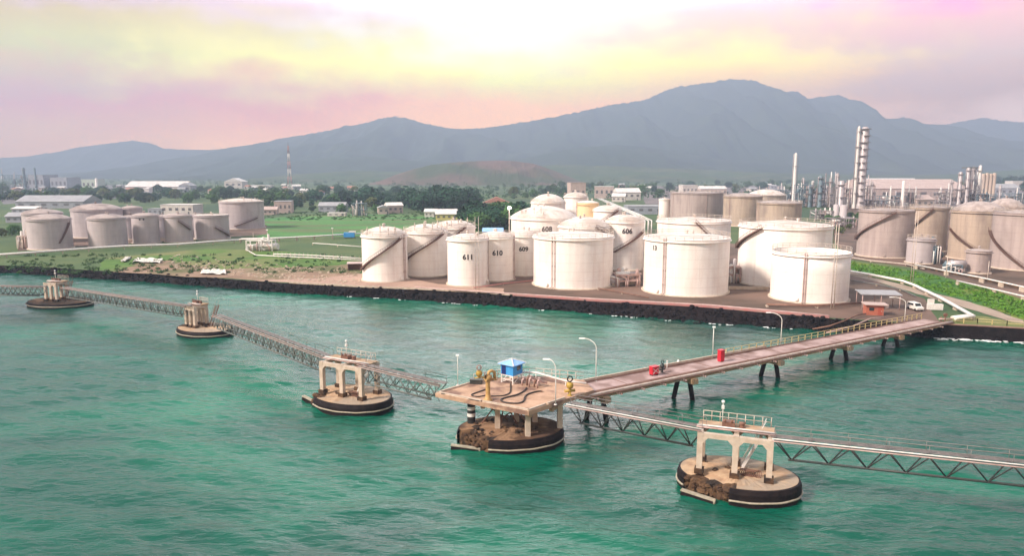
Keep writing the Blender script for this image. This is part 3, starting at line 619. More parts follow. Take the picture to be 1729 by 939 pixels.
tank('grey tank with a brown stair descending right in the front left row', 303, 24, 409.5, 364.5, GREYT, rise=1.0, stair=(0, 0.8, 50, 0.45), group=GRP_L, roofm=ROOFB, rail=False)
tank('flat topped grey tank with a white rim at the end of the left row', 359, 30, 405, 364, GREYT, 'flat', 0.5, stair=(10, 0.5, 62, 0.1), group=GRP_L, roofm=ROOFW, rail=(-90, 90))
tank('tall pale tank standing alone at the right of the left group', 410, 38, 387.5, 341, GREYT, rise=1.6, stair=(-20, 0.12, 40, 0.4), group=GRP_L, roofm=ROOFW, rail=(-90, 90), top_equip=True)

tank('shaded grey tank filling the gap left of the slim grey tank', 222, 20, 405, 367, GREYT, rise=0.9, group=GRP_L, roofm=ROOFB, rail=False, seg=40)
tank('shaded grey tank between the slim grey tank and its neighbour with a stair', 277, 20, 402, 366, GREYT, rise=0.9, group=GRP_L, roofm=ROOFB, rail=False, seg=40)
tank('shaded grey tank just left of the flat topped tank with a white rim', 333, 22, 399, 365, GREYT, rise=0.9, group=GRP_L, roofm=ROOFB, rail=False, seg=40)
# ------------------------------------------------------------------ dolphins
def jagged_cap(a, b, z0, z1, lo, hi, drop, seed, n=96):
    """oval pile cap whose rim is broken away between angles lo..hi (degrees, 0 = +x, 270 = towards the sea)"""
    g = random.Random(seed); mb = MB(); rim = []
    for k in range(n):
        d = 360.0*k/n; t = 0.0
        if lo < d < hi: t = min(1, min(d-lo, hi-d)/14.0)
        rim.append((d, t))
    lv = [(1.0, z0, 0), (1.0, z0+(z1-z0)*.35, .3), (1.0, z0+(z1-z0)*.7, .7), (1.0, z1, 1.0), (0.93, z1, 1), (0.84, z1, .8), (0.7, z1, .35), (0.45, z1, 0.0), (0.0, z1, 0)]
    for s, z, wgt in lv:
        for d, t in rim:
            q = R(d); j = t*wgt
            ss = s*(1-0.10*j*g.uniform(0, 1))+(0.03*t*g.uniform(-1, 1) if s > 0.3 else 0); zz = z-j*drop*(0.45+0.75*g.random())+(0.05*g.uniform(-1, 1) if s < 0.9 and s > 0 else 0)
            mb.v.append((a*ss*math.cos(q), b*ss*math.sin(q), zz))
    for i in range(len(lv)-1):
        for k in range(n): mb.f.append((i*n+k, i*n+(k+1) % n, (i+1)*n+(k+1) % n, (i+1)*n+k)); mb.sm.append(False)
    return mb, rim
def split_cap(mb, rim, n, T, mt_ok, mt_bad):
    fb, fo = [], []
    for i, f in enumerate(mb.f):
        k = i % n; row = i//n
        (fb if rim[k][1] > 0.25 and row < 6 else fo).append(f)
    for nm, fs, mt in (('pile_cap', fo, mt_ok), ('broken_edge', fb, mt_bad)):
        m_ = MB(); used = {}
        for f in fs:
            for i in f:
                if i not in used: used[i] = len(m_.v); m_.v.append(mb.v[i])
            m_.f.append(tuple(used[i] for i in f)); m_.sm.append(False)
        m_.build(nm, mt, T)
def cap_assembly(T, a, b, z1, lo, hi, drop, seed, capmat=None):
    n = 96; mb, rim = jagged_cap(a, b, -0.8, z1, lo, hi, drop, seed, n); split_cap(mb, rim, n, T, capmat or CONC, CONCD)
    ang = [d for d in [hi-6+k*(360-(hi-lo)+12)/70 for k in range(71)]]
    mb = MB()
    def ringpt(d, off, z): q = R(d); return ((a+off)*math.cos(q), (b+off)*math.sin(q), z)
    for k in range(70):
        d0, d1 = ang[k], ang[k+1]
        for (o1, z1_), (o2, z2_) in (((0.32, -0.5), (0.36, z1-0.55)), ((0.36, z1-0.55), (0.20, z1-0.06)), ((0.20, z1-0.06), (0.0, z1-0.04))):
            mb.add([ringpt(d0, o1, z1_), ringpt(d1, o1, z1_), ringpt(d1, o2, z2_), ringpt(d0, o2, z2_)], [(0, 1, 2, 3)], True)
    mb.build('fender_skirt', RUBBER, T)
    mb = MB(); mb.path([ringpt(ang[k], 0.40, 0.52+0.02*math.sin(k)) for k in range(0, 71)], 0.11, 5); mb.build('tide_rail', ALGAE, T)
    g = random.Random(seed+1); mb = MB()
    for k in range(46):
        d = g.uniform(lo+4, hi-4); s = g.uniform(0.80, 1.04); q = R(d)
        mb.lump((a*s*math.cos(q), b*s*math.sin(q), g.uniform(0.0, z1-drop*0.5) if s > 0.97 else z1-drop*g.uniform(.5, 1.0)), g.uniform(0.18, 0.5), g.random(), 0.6)
    mb.build('broken_concrete', CONCD, T)
def fender_bar(T, a, b, d0):
    q = R(d0); mb = MB(); c = Vector((a*1.02*math.cos(q), b*1.08*math.sin(q)-0.5, 0.0))
    p0 = c+Vector((-1.9, 0.35, 0.62)); p1 = c+Vector((1.5, -0.5, 0.38)); mb.bar(p0+Vector((0, 0, -.55)), p1+Vector((0, 0, -.55)), 0.5, 0.95); mb.build('fallen_fender', RUBBER, T)
    mb = MB(); mb.bar(p0, p1, 0.52, 0.14); mb.tube(p1+Vector((0.05, -.1, -.5)), p1+Vector((0.05, -.1, .15)), 0.16, n=8); mb.build('fender_top', ALGAE, T)

def make_dolphin(name, label, loc, rz, capang, seed, scale=1.0, broken=(206, 270), drop=0.9, z1=2.4, hoses=True, X=None, Y=None, capmat=None):
    T = thing(name, label, 'mooring dolphin', loc, rz, 'concrete mooring dolphins in the sea')
    a, b = 6.1*scale, 4.25*scale
    K = link('pile_cap_base', None, T, None, capang) if False else T
    cap_assembly(T, a, b, z1, broken[0], broken[1], drop, seed, capmat)
    if drop > 0.5: fender_bar(T, a, b, (broken[0]+broken[1])/2-4)
    s = scale
    X = X or (-4.0*s, -0.35*s, 3.1*s); Y = Y or (-1.5*s, 1.9*s); cw = min(.6, (X[1]-X[0])*.42); zt = 6.45 if hoses else 6.0
    for x in X:
        for y in Y:
            mb = MB(); mb.box((x, y, (z1+zt)/2-0.02), (cw, cw, zt-z1)); mb.build('column', CONCL, T)
            mb = MB(); mb.box((x, y, z1+0.28), (cw*1.6, cw*1.6, 0.56)); mb.build('column_foot', CONCD, T)
    def haunch(mb, p, d):
        if cw < .55: return
        p = Vector(p); d = Vector(d); q = Vector((-d.y, d.x, 0))*0.3
        pts = [p+q, p-q, p+d*0.5-q, p+d*0.5+q, p+q+Vector((0, 0, -.55)), p-q+Vector((0, 0, -.55))]
        mb.add(pts, [(0, 1, 2, 3), (0, 4, 5, 1), (4, 3, 2, 5), (0, 3, 4), (1, 5, 2)])
    for y in Y:
        mb = MB(); mb.box(((X[0]+X[2])/2, y, zt-0.35), (X[2]-X[0]-0.3, 0.52, 0.52))
        for i, x in enumerate(X):
            if i < 2: haunch(mb, (x+cw/2, y, zt-0.60), (1, 0, 0))
            if i > 0: haunch(mb, (x-cw/2, y, zt-0.60), (-1, 0, 0))
        mb.build('cross_beam', CONCL, T)
    for x in X:
        mb = MB(); mb.box((x, (Y[0]+Y[1])/2, zt-0.345), (0.5, Y[1]-Y[0]-0.3, 0.48)); haunch(mb, (x, Y[0]+.3, zt-.60), (0, 1, 0)); haunch(mb, (x, Y[1]-.3, zt-.60), (0, -1, 0)); mb.build('tie_beam', CONCL, T)
    mb = MB(); mb.box(((X[0]+X[2])/2, 0.75*s, zt+0.1), (X[2]-X[0]+.8, 1.9, 0.2)); mb.build('access_deck', CONC, T)
    g = random.Random(seed+5)
    for i in range(2): mb = MB(); mb.tube((X[0]-.5, -.35-.4*i, zt+.32-.1*i), (X[2]+.5, -.35-.4*i, zt+.32-.1*i), .09, n=8); mb.build('pipe', STEELW if i == 0 else PIPEP, T)
    mb = MB()
    for k in range(9):
        x = X[0]+(X[2]-X[0])*k/8; mb.tube((x, 1.72*s, zt+.2), (x, 1.72*s, zt+1.3), 0.045, n=4)
    for h in (0.75, 1.3): mb.tube((X[0], 1.72*s, zt+h), (X[2], 1.72*s, zt+h), .045, n=4)
    if cw > .55: mb.build('railing', RAILW, T)
    hx = (X[0]+X[2])/2+.4
    mb = MB(); mb.box((hx-1.2, 0.55, zt+0.5), (1.3, 1.0, 0.6)); mb.tube((hx-1.6, .3, zt+.6), (hx-1.5, -.2, zt+1.2), 0.16, 0.08, 8); mb.tube((hx-0.9, .3, zt+.6), (hx-.8, -.2, zt+1.2), 0.16, 0.08, 8); mb.lathe([(0.35, 0), (0.25, .4), (0.4, .55), (0.02, .6)], 10, (hx+0.2, .6, zt+.2)); mb.build('mooring_hook', PIPED, T)
    mb = MB(); mb.tube((hx-1.9, 1.4, zt+.2), (hx-1.9, 1.4, zt+2.5), 0.05, n=6); mb.box((hx-1.9, 1.4, zt+2.0), (0.3, 0.3, .35)); pole = mb.build('light_pole', STEELW, T)
    mb = MB(); mb.lathe([(0.02, 0), (0.17, 0.05), (0.18, 0.28), (0.02, 0.36)], 10, (hx-1.9, 1.4, zt+2.45)); mb.build('marker_lamp', LAMPOFF, pole)
    mb = MB(); p0, p1 = Vector((0.3, 1.2, z1)) if cw > .55 else Vector((X[2]+3.4, .6, z1)), Vector((2.6, 1.5, zt+.1)) if cw > .55 else Vector((X[2]+.3, .5, zt+.1))     # steep ship's ladder
    for o in (-.4, .4): mb.bar(p0+Vector((0, o, 0)), p1+Vector((0, o, 0)), 0.07, 0.22)
    for k in range(1, 14): q = p0.lerp(p1, k/14); mb.box(q, (0.26, 0.8, 0.05))
    for o in (-.4, .4): mb.tube(p0+Vector((0, o, .95)), p1+Vector((0, o, .95)), .04, n=4)
    mb.build('stair', STEELW if hoses else PIPED, T)
    mb = MB()
    for k in range(6):
        x = g.uniform(-2.5, 3.0); y = g.uniform(-1.2, 1.0)
        mb.lump((x*s, y*s, z1+.08), g.uniform(0.15, .4), g.random(), .5)
    mb.build('loose_debris', CONCD, T)
    if hoses:
        mb = MB()
        for k in range(9):
            x = 0.35+k*0.2; mb.path([(x+0.42*math.cos(t), -0.7+0.18*math.sin(t*2), z1+0.36+0.38*math.sin(t)) for t in [i*2*math.pi/14 for i in range(15)]], 0.055, 5, False)
        mb.build('coiled_chain', PIPED, T)
    return T

d4 = make_dolphin('mooring_dolphin', 'nearest concrete mooring dolphin at lower right with six column portal frame', (24.5, 73.0, 0), R(-20), 0, 11, z1=1.8)
d3 = make_dolphin('mooring_dolphin', 'mooring dolphin just left of the loading platform, broken brown left edge', (-23.6, 101.0, 0), R(-28), 0, 23, 1.03, (170, 238), 0.8, 1.6)
d2 = make_dolphin('mooring_dolphin', 'mooring dolphin with pale columns and dark skirt, next beyond the one left of the platform', (-65.2, 147.6, 0), R(-30), 0, 31, 1.05, (186, 214), 0.35, 1.4, X=(-3.6, -2.2, -.8), Y=(-1.6, 1.2), capmat=CONC, hoses=False)
d1 = make_dolphin('mooring_dolphin', 'farthest mooring dolphin low in the water at the left edge', (-116.5, 180.4, 0), R(-15), 0, 41, 1.34, (200, 226), 0.3, 1.2, X=(-2.6, -.9, .8), Y=(-1.6, 1.4), capmat=CONCD, hoses=False)

# ------------------------------------------------------------------ loading platform
PZ = 5.5
base = thing('loading_platform', 'concrete loading platform on columns in the sea with the blue hut on it', 'loading platform', (-0.2, 87.0, 0), R(4))
def WL(x, y, z): return base_inv @ Vector((x, y, z))
bpy.context.view_layer.update(); base_inv = base.matrix_world.inverted()
cap_assembly(base, 6.5, 4.5, 1.7, 180, 250, 0.8, 57, mat('stained_cap_concrete', (0.32, 0.20, 0.12), (0.17, 0.095, 0.05), 0.6, 0.9, bump=0.5, bscale=3, c3=(0.09, 0.05, 0.03), scale3=0.3))
fender_bar(base, 6.5, 4.5, 212)
deck = [G(735, 664, PZ), G(812, 679.5, PZ), G(893, 695, PZ), G(925, 684, PZ), G(957, 673.5, PZ), G(1003, 659, PZ), G(986, 642, PZ), G(905, 635, PZ), G(840, 638, PZ), G(800, 645, PZ)]
dl = [WL(q.x, q.y, 0) for q in deck]
mb = MB(); mb.prism([(q.x, q.y) for q in dl], PZ-0.55, PZ); mb.build('deck_slab', DECKM, base)
mb = MB()
for i in (0, 1, 2, 3, 8, 9):
    a, c = dl[i], dl[(i+1) % len(dl)]; a = Vector((a.x, a.y, PZ+.1)); c = Vector((c.x, c.y, PZ+.1)); dd = (c-a).normalized()*0.15; inn = Vector((-dd.y, dd.x, 0))*1.6
    mb.bar(a+dd+inn, c-dd+inn, 0.24, 0.22)
mb.build('deck_kerb', CONCL, base)
for px, py in ((840, 723), (891, 736), (945, 722), (903, 712), (872, 712)):
    q = G(px, py, 1.7); q = WL(q.x, q.y, 0); mb = MB(); mb.box((q.x, q.y, (1.65+PZ-.55)/2), (0.65, 0.65, PZ-.55-1.65)); mb.build('column', CONCL, base)
mb = MB()
for i, j in ((1, 8), (2, 7), (3, 6)):
    a, c = dl[i].lerp(dl[j], .08), dl[i].lerp(dl[j], .92); mb.bar((a.x, a.y, PZ-.86), (c.x, c.y, PZ-.86), 0.5, 0.6)
mb.build('deck_beams', CONC, base)
q = G(796, 714, 1.7); q = WL(q.x, q.y, 0)
mb = MB(); mb.lathe([(0.52, 0.9), (0.52, PZ-.56)], 16, (q.x, q.y, 0)); cp = mb.build('banded_column', BLACK, base)
for z in (2.6, 3.5):
    mb = MB(); mb.lathe([(0.535, z), (0.535, z+.45)], 16, (q.x, q.y, 0)); mb.build('white_band', STEELW, cp)
g = random.Random(9); mb = MB()
for k in range(40): mb.lump((g.uniform(-4.6, 4.6), g.uniform(-2.2, 2.6), 1.76), g.uniform(.12, .4), g.random(), .55)
mb.build('loose_debris', CONCD, base)
mb = MB()
for k in range(7): mb.tube((g.uniform(-4, 3), g.uniform(-1, 2.5), 1.9), (g.uniform(-4, 3), g.uniform(-1, 2.5), 4.5), 0.09, n=5)
mb.build('bracing', PIPED, base)
mb = MB()                                          # back edge railing
bk = [deck[9], deck[8], deck[7], deck[6]]
for i in range(3):
    for k in range(6):
        p_ = bk[i].lerp(bk[i+1], k/6); p_ = WL(p_.x, p_.y, PZ); mb.tube((p_.x, p_.y, PZ), (p_.x, p_.y, PZ+1.1), .045, n=4)
    for h in (.55, 1.1):
        a, c = WL(bk[i].x, bk[i].y, PZ+h), WL(bk[i+1].x, bk[i+1].y, PZ+h); mb.tube(a, c, .045, n=4)
mb.build('railing', RAILW, base)

# blue hut on white frame legs
hp = G(864, 645, PZ); hut = thing('blue_hut', 'bright blue hut with pyramid roof on a white frame on the loading platform', 'hut', hp, R(-38))
mb = MB(); mb.box((0, 0, 1.95), (2.1, 2.1, 1.5)); mb.build('wall', BLUE, hut)
mb = MB(); e = 1.38
mb.add([(-e, -e, 2.70), (e, -e, 2.70), (e, e, 2.70), (-e, e, 2.70), (0, 0, 3.25), (-e, -e, 2.62), (e, -e, 2.62), (e, e, 2.62), (-e, e, 2.62)], [(0, 1, 4), (1, 2, 4), (2, 3, 4), (3, 0, 4), (0, 5, 6, 1), (1, 6, 7, 2), (2, 7, 8, 3), (3, 8, 5, 0), (5, 8, 7, 6)])
rf = mb.build('roof', BLUEL, hut)
mb = MB()
for sx, sy in ((-1, -1), (1, -1), (1, 1), (-1, 1)): mb.bar((sx*e, sy*e, 2.73), (0, 0, 3.29), .13, .08)
mb.build('ridge_cap', STEELW, rf)
mb = MB(); mb.box((-0.55, -1.06, 1.85), (0.7, .06, 1.25)); dr = mb.build('door', BLUED, hut)
mb = MB(); mb.box((1.06, 0.2, 2.1), (.05, .8, .6)); mb.build('window', GLASS, hut)
mb = MB()
for x in (-1, 1):
    for y in (-1, 1): mb.box((x*.98, y*.98, .6), (.14, .14, 1.2))
for y in (-1, 1): mb.box((0, y*.98, 1.13), (1.84, .12, .12)); mb.box((0, y*.98, .55), (1.84, .09, .09))
for x in (-1, 1): mb.box((x*.98, 0, 1.13), (.12, 1.84, .12)); mb.bar((x*.98, -.9, .1), (x*.98, .9, 1.05), .07, .07)
mb.bar((-.9, -.98, .1), (.9, -.98, 1.05), .07, .07); mb.build('support_frame', STEELW, hut)

# loading arm
p_ = G(824, 676, PZ); arm = thing('standpipe', 'ochre standpipe with elbow near the front of the platform', 'standpipe', p_)
mb = MB(); mb.lathe([(0.6, 0), (0.6, .12), (0.34, .3), (0.3, .9), (0.3, 2.9)], 14); mb.build('riser', OCHRE, arm)
mb = MB(); mb.path([(0, 0, 2.8), (0, 0, 3.3), (.15, .1, 3.65), (.5, .3, 3.75), (.8, .5, 3.5), (.85, .55, 2.6)], .2, 8); mb.tube((-.3, -.2, 2.9), (.35, .2, 2.9), .42, n=12); mb.tube((.85, .55, 2.5), (.85, .55, 2.7), .36, n=10); mb.build('swivel_elbow', OCHRE, arm)
mb = MB(); mb.tube((-.45, -.2, 3.3), (-.35, -.2, 3.3), .4, n=12); mb.build('handwheel', PIPED, arm)
def deck_hose(label, pts, r=0.085):
    P = [G(x, y, PZ+r) for x, y in pts]; o = []
    for i in range(len(P)-1):
        a = P[max(0, i-1)]; b = P[i]; c = P[i+1]; d = P[min(len(P)-1, i+2)]
        for k in range(6):
            t = k/6; o.append(0.5*((2*b)+(c-a)*t+(2*a-5*b+4*c-d)*t*t+(-a+3*b-3*c+d)*t**3))
    o.append(P[-1]); c0 = P[0]
    T = thing('hose', label, 'hose', c0, 0, 'black hoses lying on the platform deck'); mb = MB(); mb.path([q-c0 for q in o], r, 6); mb.build('hose_line', HOSE, T)
    mb = MB(); mb.tube(o[-2]-c0, o[-1]-c0+(o[-1]-o[-2])*1.2, r*1.5, n=8); mb.build('coupling', PIPED, T)
deck_hose('long black hose curving twice across the middle of the platform deck', [(889, 655), (884, 661), (872, 667), (856, 671), (846, 675), (850, 679), (862, 681), (876, 681), (884, 677), (887, 669), (896, 664), (909, 661), (915, 661)], 0.1)
deck_hose('black hose from the blue hut down to the loading arm', [(862, 648), (862, 658), (860, 664), (851, 668), (838, 669), (829, 669)])
deck_hose('short black hose left of the loading arm', [(820, 658), (808, 662), (796, 667), (806, 670), (820, 668)])
deck_hose('thin hose lying along the front edge of the platform', [(745, 665), (775, 669), (800, 676), (830, 680), (860, 687), (888, 690)], 0.06)

def lamp_post(label, base_p, h, arm_=(0, 0), rr=0.07, double=False, lit=False, grp='slender white lamp posts on the jetty'):
    T = thing('lamp_post', label, 'lamp post', base_p, 0, grp)
    mb = MB(); mb.lathe([(0.2, 0), (0.2, .08), (rr*1.3, .1)], 10)
    if arm_[0] or arm_[1]:
        ax, ay = arm_; pts = [(0, 0, 0), (0, 0, h*.5), (0, 0, h*.78)]+[(ax*(1-math.cos(t)), ay*(1-math.cos(t)), h*.78+h*.22*math.sin(t)) for t in (0.35, .7, 1.05, 1.35)]+[(ax, ay, h)]
        mb.path(pts, rr, 6); tip = Vector((ax, ay, h)); dirn = Vector((ax, ay, 0)).normalized()
        mb.build('pole', STEELW, T); mb = MB(); mb.bar(tip-dirn*.1, tip+dirn*.7-Vector((0, 0, .05)), .26, .13); mb.build('lamp_head', LAMPOFF, T)
    else:
        mb.tube((0, 0, 0), (0, 0, h), rr, n=6); mb.build('pole', STEELW, T)
        mb = MB(); mb.box((0.0, -.1, h+.08), (.42, .3, .22)); mb.build('lamp_head', LAMPON if lit else LAMPOFF, T)
    return T
def height_at(P, py):
    lo, hi = 0.0, 240.0
    for _ in range(40):
        m_ = (lo+hi)/2
        if proj((P[0], P[1], P[2]+m_))[1] > py: lo = m_
        else: hi = m_
    return lo
q = G(938, 684, PZ); lamp_post('white lamp post with a bent top at the right edge of the platform deck', q, height_at(q, 608), (-0.9, 0.3))
q = G(773, 651, PZ); lamp_post('thin straight lamp post at the left rear edge of the platform', q, height_at(q, 601), rr=.05)

# platform fittings
def valve_set(name, label, loc, rz, body, wheel=BLACK, s=1.0):
    T = thing(name, label, 'fire monitor' if 'monitor' in name else 'valve', loc, rz)
    mb = MB(); mb.lathe([(0.3*s, 0), (.3*s, .08), (.16*s, .12), (.16*s, .8*s), (.34*s, .9*s), (.42*s, 1.15*s), (.34*s, 1.45*s), (.12*s, 1.55*s)], 12); mb.tube((-.6*s, 0, .55*s), (.6*s, 0, .55*s), .17*s, n=10); mb.build('body', body, T)
    mb = MB(); mb.path([(.3*s*math.cos(t), 0, 1.9*s+.3*s*math.sin(t)) for t in [i*2*math.pi/16 for i in range(17)]], .075*s, 6, False); mb.tube((0, 0, 1.5*s), (0, 0, 1.62*s), .06*s); mb.build('handwheel', wheel, T)
    return T
valve_set('fire_monitor', 'yellow monitor with black wheel where the jetty joins the platform', G(962, 668, PZ), 0.3, YELLOW, s=1.15)
T = valve_set('valve', 'yellow valve unit left of the ochre standpipe', G(809, 646, PZ), .5, YELLOW, PIPEP, 1.1)
mb = MB()
T = thing('manifold', 'tangle of rusty pipes and valves right of the blue hut', 'pipe manifold', G(895, 651, PZ), R(-32))
for i, (x, y) in enumerate(((-.9, 0), (-.3, .3), (.3, -.1), (.9, .2), (1.5, .0))):
    mb = MB(); h = .7+.18*(i % 3); mb.path([(x, y-.6, .05), (x, y-.6, h), (x, y+.2, h), (x, y+.9, h*.6)], .11, 7); mb.tube((x-.14, y-.2, h), (x+.14, y-.2, h), .24, n=10); mb.tube((x, y-.2, h), (x, y-.2, h+.4), .04, n=5); mb.tube((x, y-.2, h+.4), (x, y-.2, h+.44), .2, n=10); mb.build('valve_pipe', PIPED if i % 2 else PIPEP, T)
mb = MB(); mb.tube((-1.6, .5, .6), (2.3, .5, .6), .16, n=8); mb.build('header_pipe', PIPEP, T)
T = thing('crate', 'low dark green box at the rear left of the platform', 'box', G(804, 648, PZ), R(-10)); mb = MB(); mb.box((0, 0, .3), (1.6, .8, .6)); mb.build('body', STEELDK, T); mb = MB(); mb.box((0, 0, .64), (1.7, .9, .08)); mb.build('lid', STEELG, T)
T = thing('pipeline', 'white pipe from the blue hut to the yellow monitor on the platform', 'pipe', G(872, 640, PZ), 0); p0 = T.location
pts = [G(872, 640, PZ)+Vector((0, 0, 1.0)), G(905, 645, PZ)+Vector((0, 0, 1.3)), G(955, 652, PZ)+Vector((0, 0, .7)), G(990, 655, PZ)+Vector((0, 0, .6))]
mb = MB(); mb.path([q-p0 for q in pts], .14, 8); mb.build('pipe', STEELW, T)
for q in pts[1:3]: q = q-p0; mb = MB(); mb.tube((q.x, q.y, -1.0), (q.x, q.y, q.z), .06, n=5); mb.build('support', STEELW, T)

# ------------------------------------------------------------------ trestle
A0 = Vector((8.2, 92.0, 4.9)); A1 = Vector((88.2, 145.6, 3.25)); TD = (A1-A0); TLEN = TD.length; tdir = TD.normalized(); tn = Vector((-tdir.y, tdir.x, 0)).normalized()
def TR(s, off, dz=0.0): return A0+tdir*s+tn*off+Vector((0, 0, dz))
def TRx(px, off, dz=0.0):
    lo, hi = -6.0, TLEN+10
    for _ in range(50):
        m_ = (lo+hi)/2
        if proj(TR(m_, off, dz))[0] < px: lo = m_
        else: hi = m_
    return lo
jet = thing('jetty', 'long pinkish concrete jetty roadway on slanted piles from platform to shore', 'jetty', A0)
O = A0
mb = MB()
for s0, s1 in [(k*TLEN/5, (k+1)*TLEN/5) for k in range(5)]:
    a, c = TR(s0, .3, -.35)-O, TR(s1-.04, .3, -.35)-O; mb.bar(a, c, 4.4, .5)
mb.build('roadway', ROADM, jet)
mb = MB(); mb.bar(TR(0, 2.62, .06)-O, TR(TLEN*.46, 2.62, .06)-O, .26, .62); mb.build('far_parapet', CONCL, jet)
for k in range(1, 11): mb = MB(); mb.bar(TR(TLEN*k/11, -1.6, -.085)-O, TR(TLEN*k/11, 2.45, -.085)-O, .16, .02); mb.build('expansion_joint', PIPED, jet)
mb = MB(); mb.path([TR(q_, 2.25, .06)-O for q_ in np.linspace(1, TLEN-1, 30)], .09, 6); mb.build('cable_conduit', PIPED, jet)
mb = MB(); mb.bar(TR(0, -1.72, -.02)-O, TR(TLEN, -1.72, -.02)-O, .26, .3); mb.build('near_kerb', PIPED, jet)
for off, dz, r, m_ in ((-2.2, .08, .16, PIPED), (-2.7, .03, .19, RAILW), (-3.15, -.08, .12, PIPED)):
    mb = MB(); mb.path([TR(s, off, dz)-O for s in np.linspace(-1.5, TLEN+2, 30)], r, 8); mb.build('pipe', m_, jet)
for k in range(23):
    s = 1.5+k*TLEN/23.2; mb = MB(); mb.bar(TR(s, -1.5, -.42)-O, TR(s, -3.5, -.42)-O, .2, .22); mb.build('pipe_bracket', PIPEP, jet)
mb = MB(); mb.bar(TR(.5, -1.75, -.75)-O, TR(TLEN-.5, -1.75, -.75)-O, .3, .5); mb.bar(TR(.5, 2.2, -.75)-O, TR(TLEN-.5, 2.2, -.75)-O, .3, .5); mb.build('girders', CONC, jet)
s_w = TRx(1225, 2.6); mb = MB()
ns = int((TLEN-s_w)/1.9)
for k in range(ns+1):
    s = s_w+(TLEN-s_w)*k/ns; mb.bar(TR(s, 2.55, -.1)-O, TR(s, 2.55, 1.1)-O, .11, .11)
for h in (.55, 1.08): mb.bar(TR(s_w, 2.55, h)-O, TR(TLEN, 2.55, h)-O, .07, .07)
mb.build('far_railing', RAILY, jet)
for bx in (1006, 1153, 1299, 1416, 1503):
    s = TRx(bx, 0, -1.0); c = TR(s, .2, 0)
    mb = MB(); mb.bar(TR(s, -2.6, -1.3)-O, TR(s, 2.6, -1.3)-O, 1.0, .75); pc = mb.build('pile_cap', CONC, jet)
    u = Vector((1, -.32, 0)).normalized()
    for sg in (-1, 1):
        tp = c+u*sg*.85-tn*.4; tp.z = c.z-1.5; bt = c+u*sg*1.6-tn*.4; bt.z = -1.2
        mb = MB(); mb.tube(tp-O, bt-O, .36, n=12); mb.build('pile', RUBBER, jet)
def on_tr(px, off): return TR(TRx(px, off, -.1), off, -.1)
for px, off, top, arm_, lab in ((1006, 2.3, 573, (-1.7, .5), 'curved white lamp post on the jetty beside the platform'), (1203, 2.4, 553, (0, 0), 'straight short lamp post on the jetty near the tall red cabinet'), (1318, 2.4, 529, (-1.9, .6), 'curved white lamp post half way along the jetty'), (1527, 2.4, 503, (-2.3, .8), 'curved cream lamp post on the jetty by the orange cabin')):
    q = on_tr(px, off); lamp_post(lab, q, height_at(q, top), arm_)
q = on_tr(1104, .3); T = thing('fire_hose_box', 'wide red fire box with cross bars on the jetty roadway', 'fire box', q, R(33))
mb = MB(); mb.box((0, 0, .72), (1.2, .7, 1.1)); mb.build('cabinet', RED, T); mb = MB(); mb.prism([(-.66, -.42), (.66, -.42), (.66, .42), (-.66, .42)], 1.27, 1.36); mb.build('lid', RED, T)
mb = MB(); mb.bar((-.5, -.37, .35), (.5, -.37, 1.1), .06, .06); mb.bar((-.5, -.37, 1.1), (.5, -.37, .35), .06, .06); mb.build('cross_bar', STEELW, T)
mb = MB()
for x in (-.5, .5): mb.box((x, 0, .09), (.12, .6, .18))
mb.build('foot', BLACK, T)
q = on_tr(1118, .7); T = valve_set('hydrant_valve', 'dark valve with wheel beside the wide red fire box', q, R(33), STEELDK, BLACK, .85)
q = on_tr(1126, 1.4); T = thing('bollard_post', 'thin white post beside the dark valve on the jetty', 'post', q); mb = MB(); mb.tube((0, 0, 0), (0, 0, 1.3), .07, n=6); mb.build('post', STEELW, T); mb = MB(); mb.box((0, 0, 1.36), (.22, .22, .14)); mb.build('cap', STEELW, T)
q = on_tr(1217, .5); T = thing('fire_cabinet', 'tall narrow red fire cabinet on the jetty', 'fire cabinet', q, R(33))
mb = MB(); mb.box((0, 0, .95), (.85, .7, 1.7)); mb.build('cabinet', RED, T); mb = MB(); mb.prism([(-.5, -.42), (.5, -.42), (.5, .42), (-.5, .42)], 1.8, 1.92); mb.build('lid', RED, T); mb = MB(); mb.box((0, -.36, .95), (.62, .03, 1.3)); mb.build('door', RED, T); mb = MB(); mb.box((0, 0, .05), (.7, .55, .1)); mb.build('foot', BLACK, T)
q = on_tr(1145, 2.6); T = thing('lamp', 'small white lamp on the jetty parapet', 'lamp', q+Vector((0, 0, .45))); mb = MB(); mb.lathe([(.16, 0), (.2, .2), (.02, .36)], 10); mb.build('globe', LAMPOFF, T); mb = MB(); mb.tube((0, 0, -.15), (0, 0, .02), .06); mb.build('stem', STEELW, T)

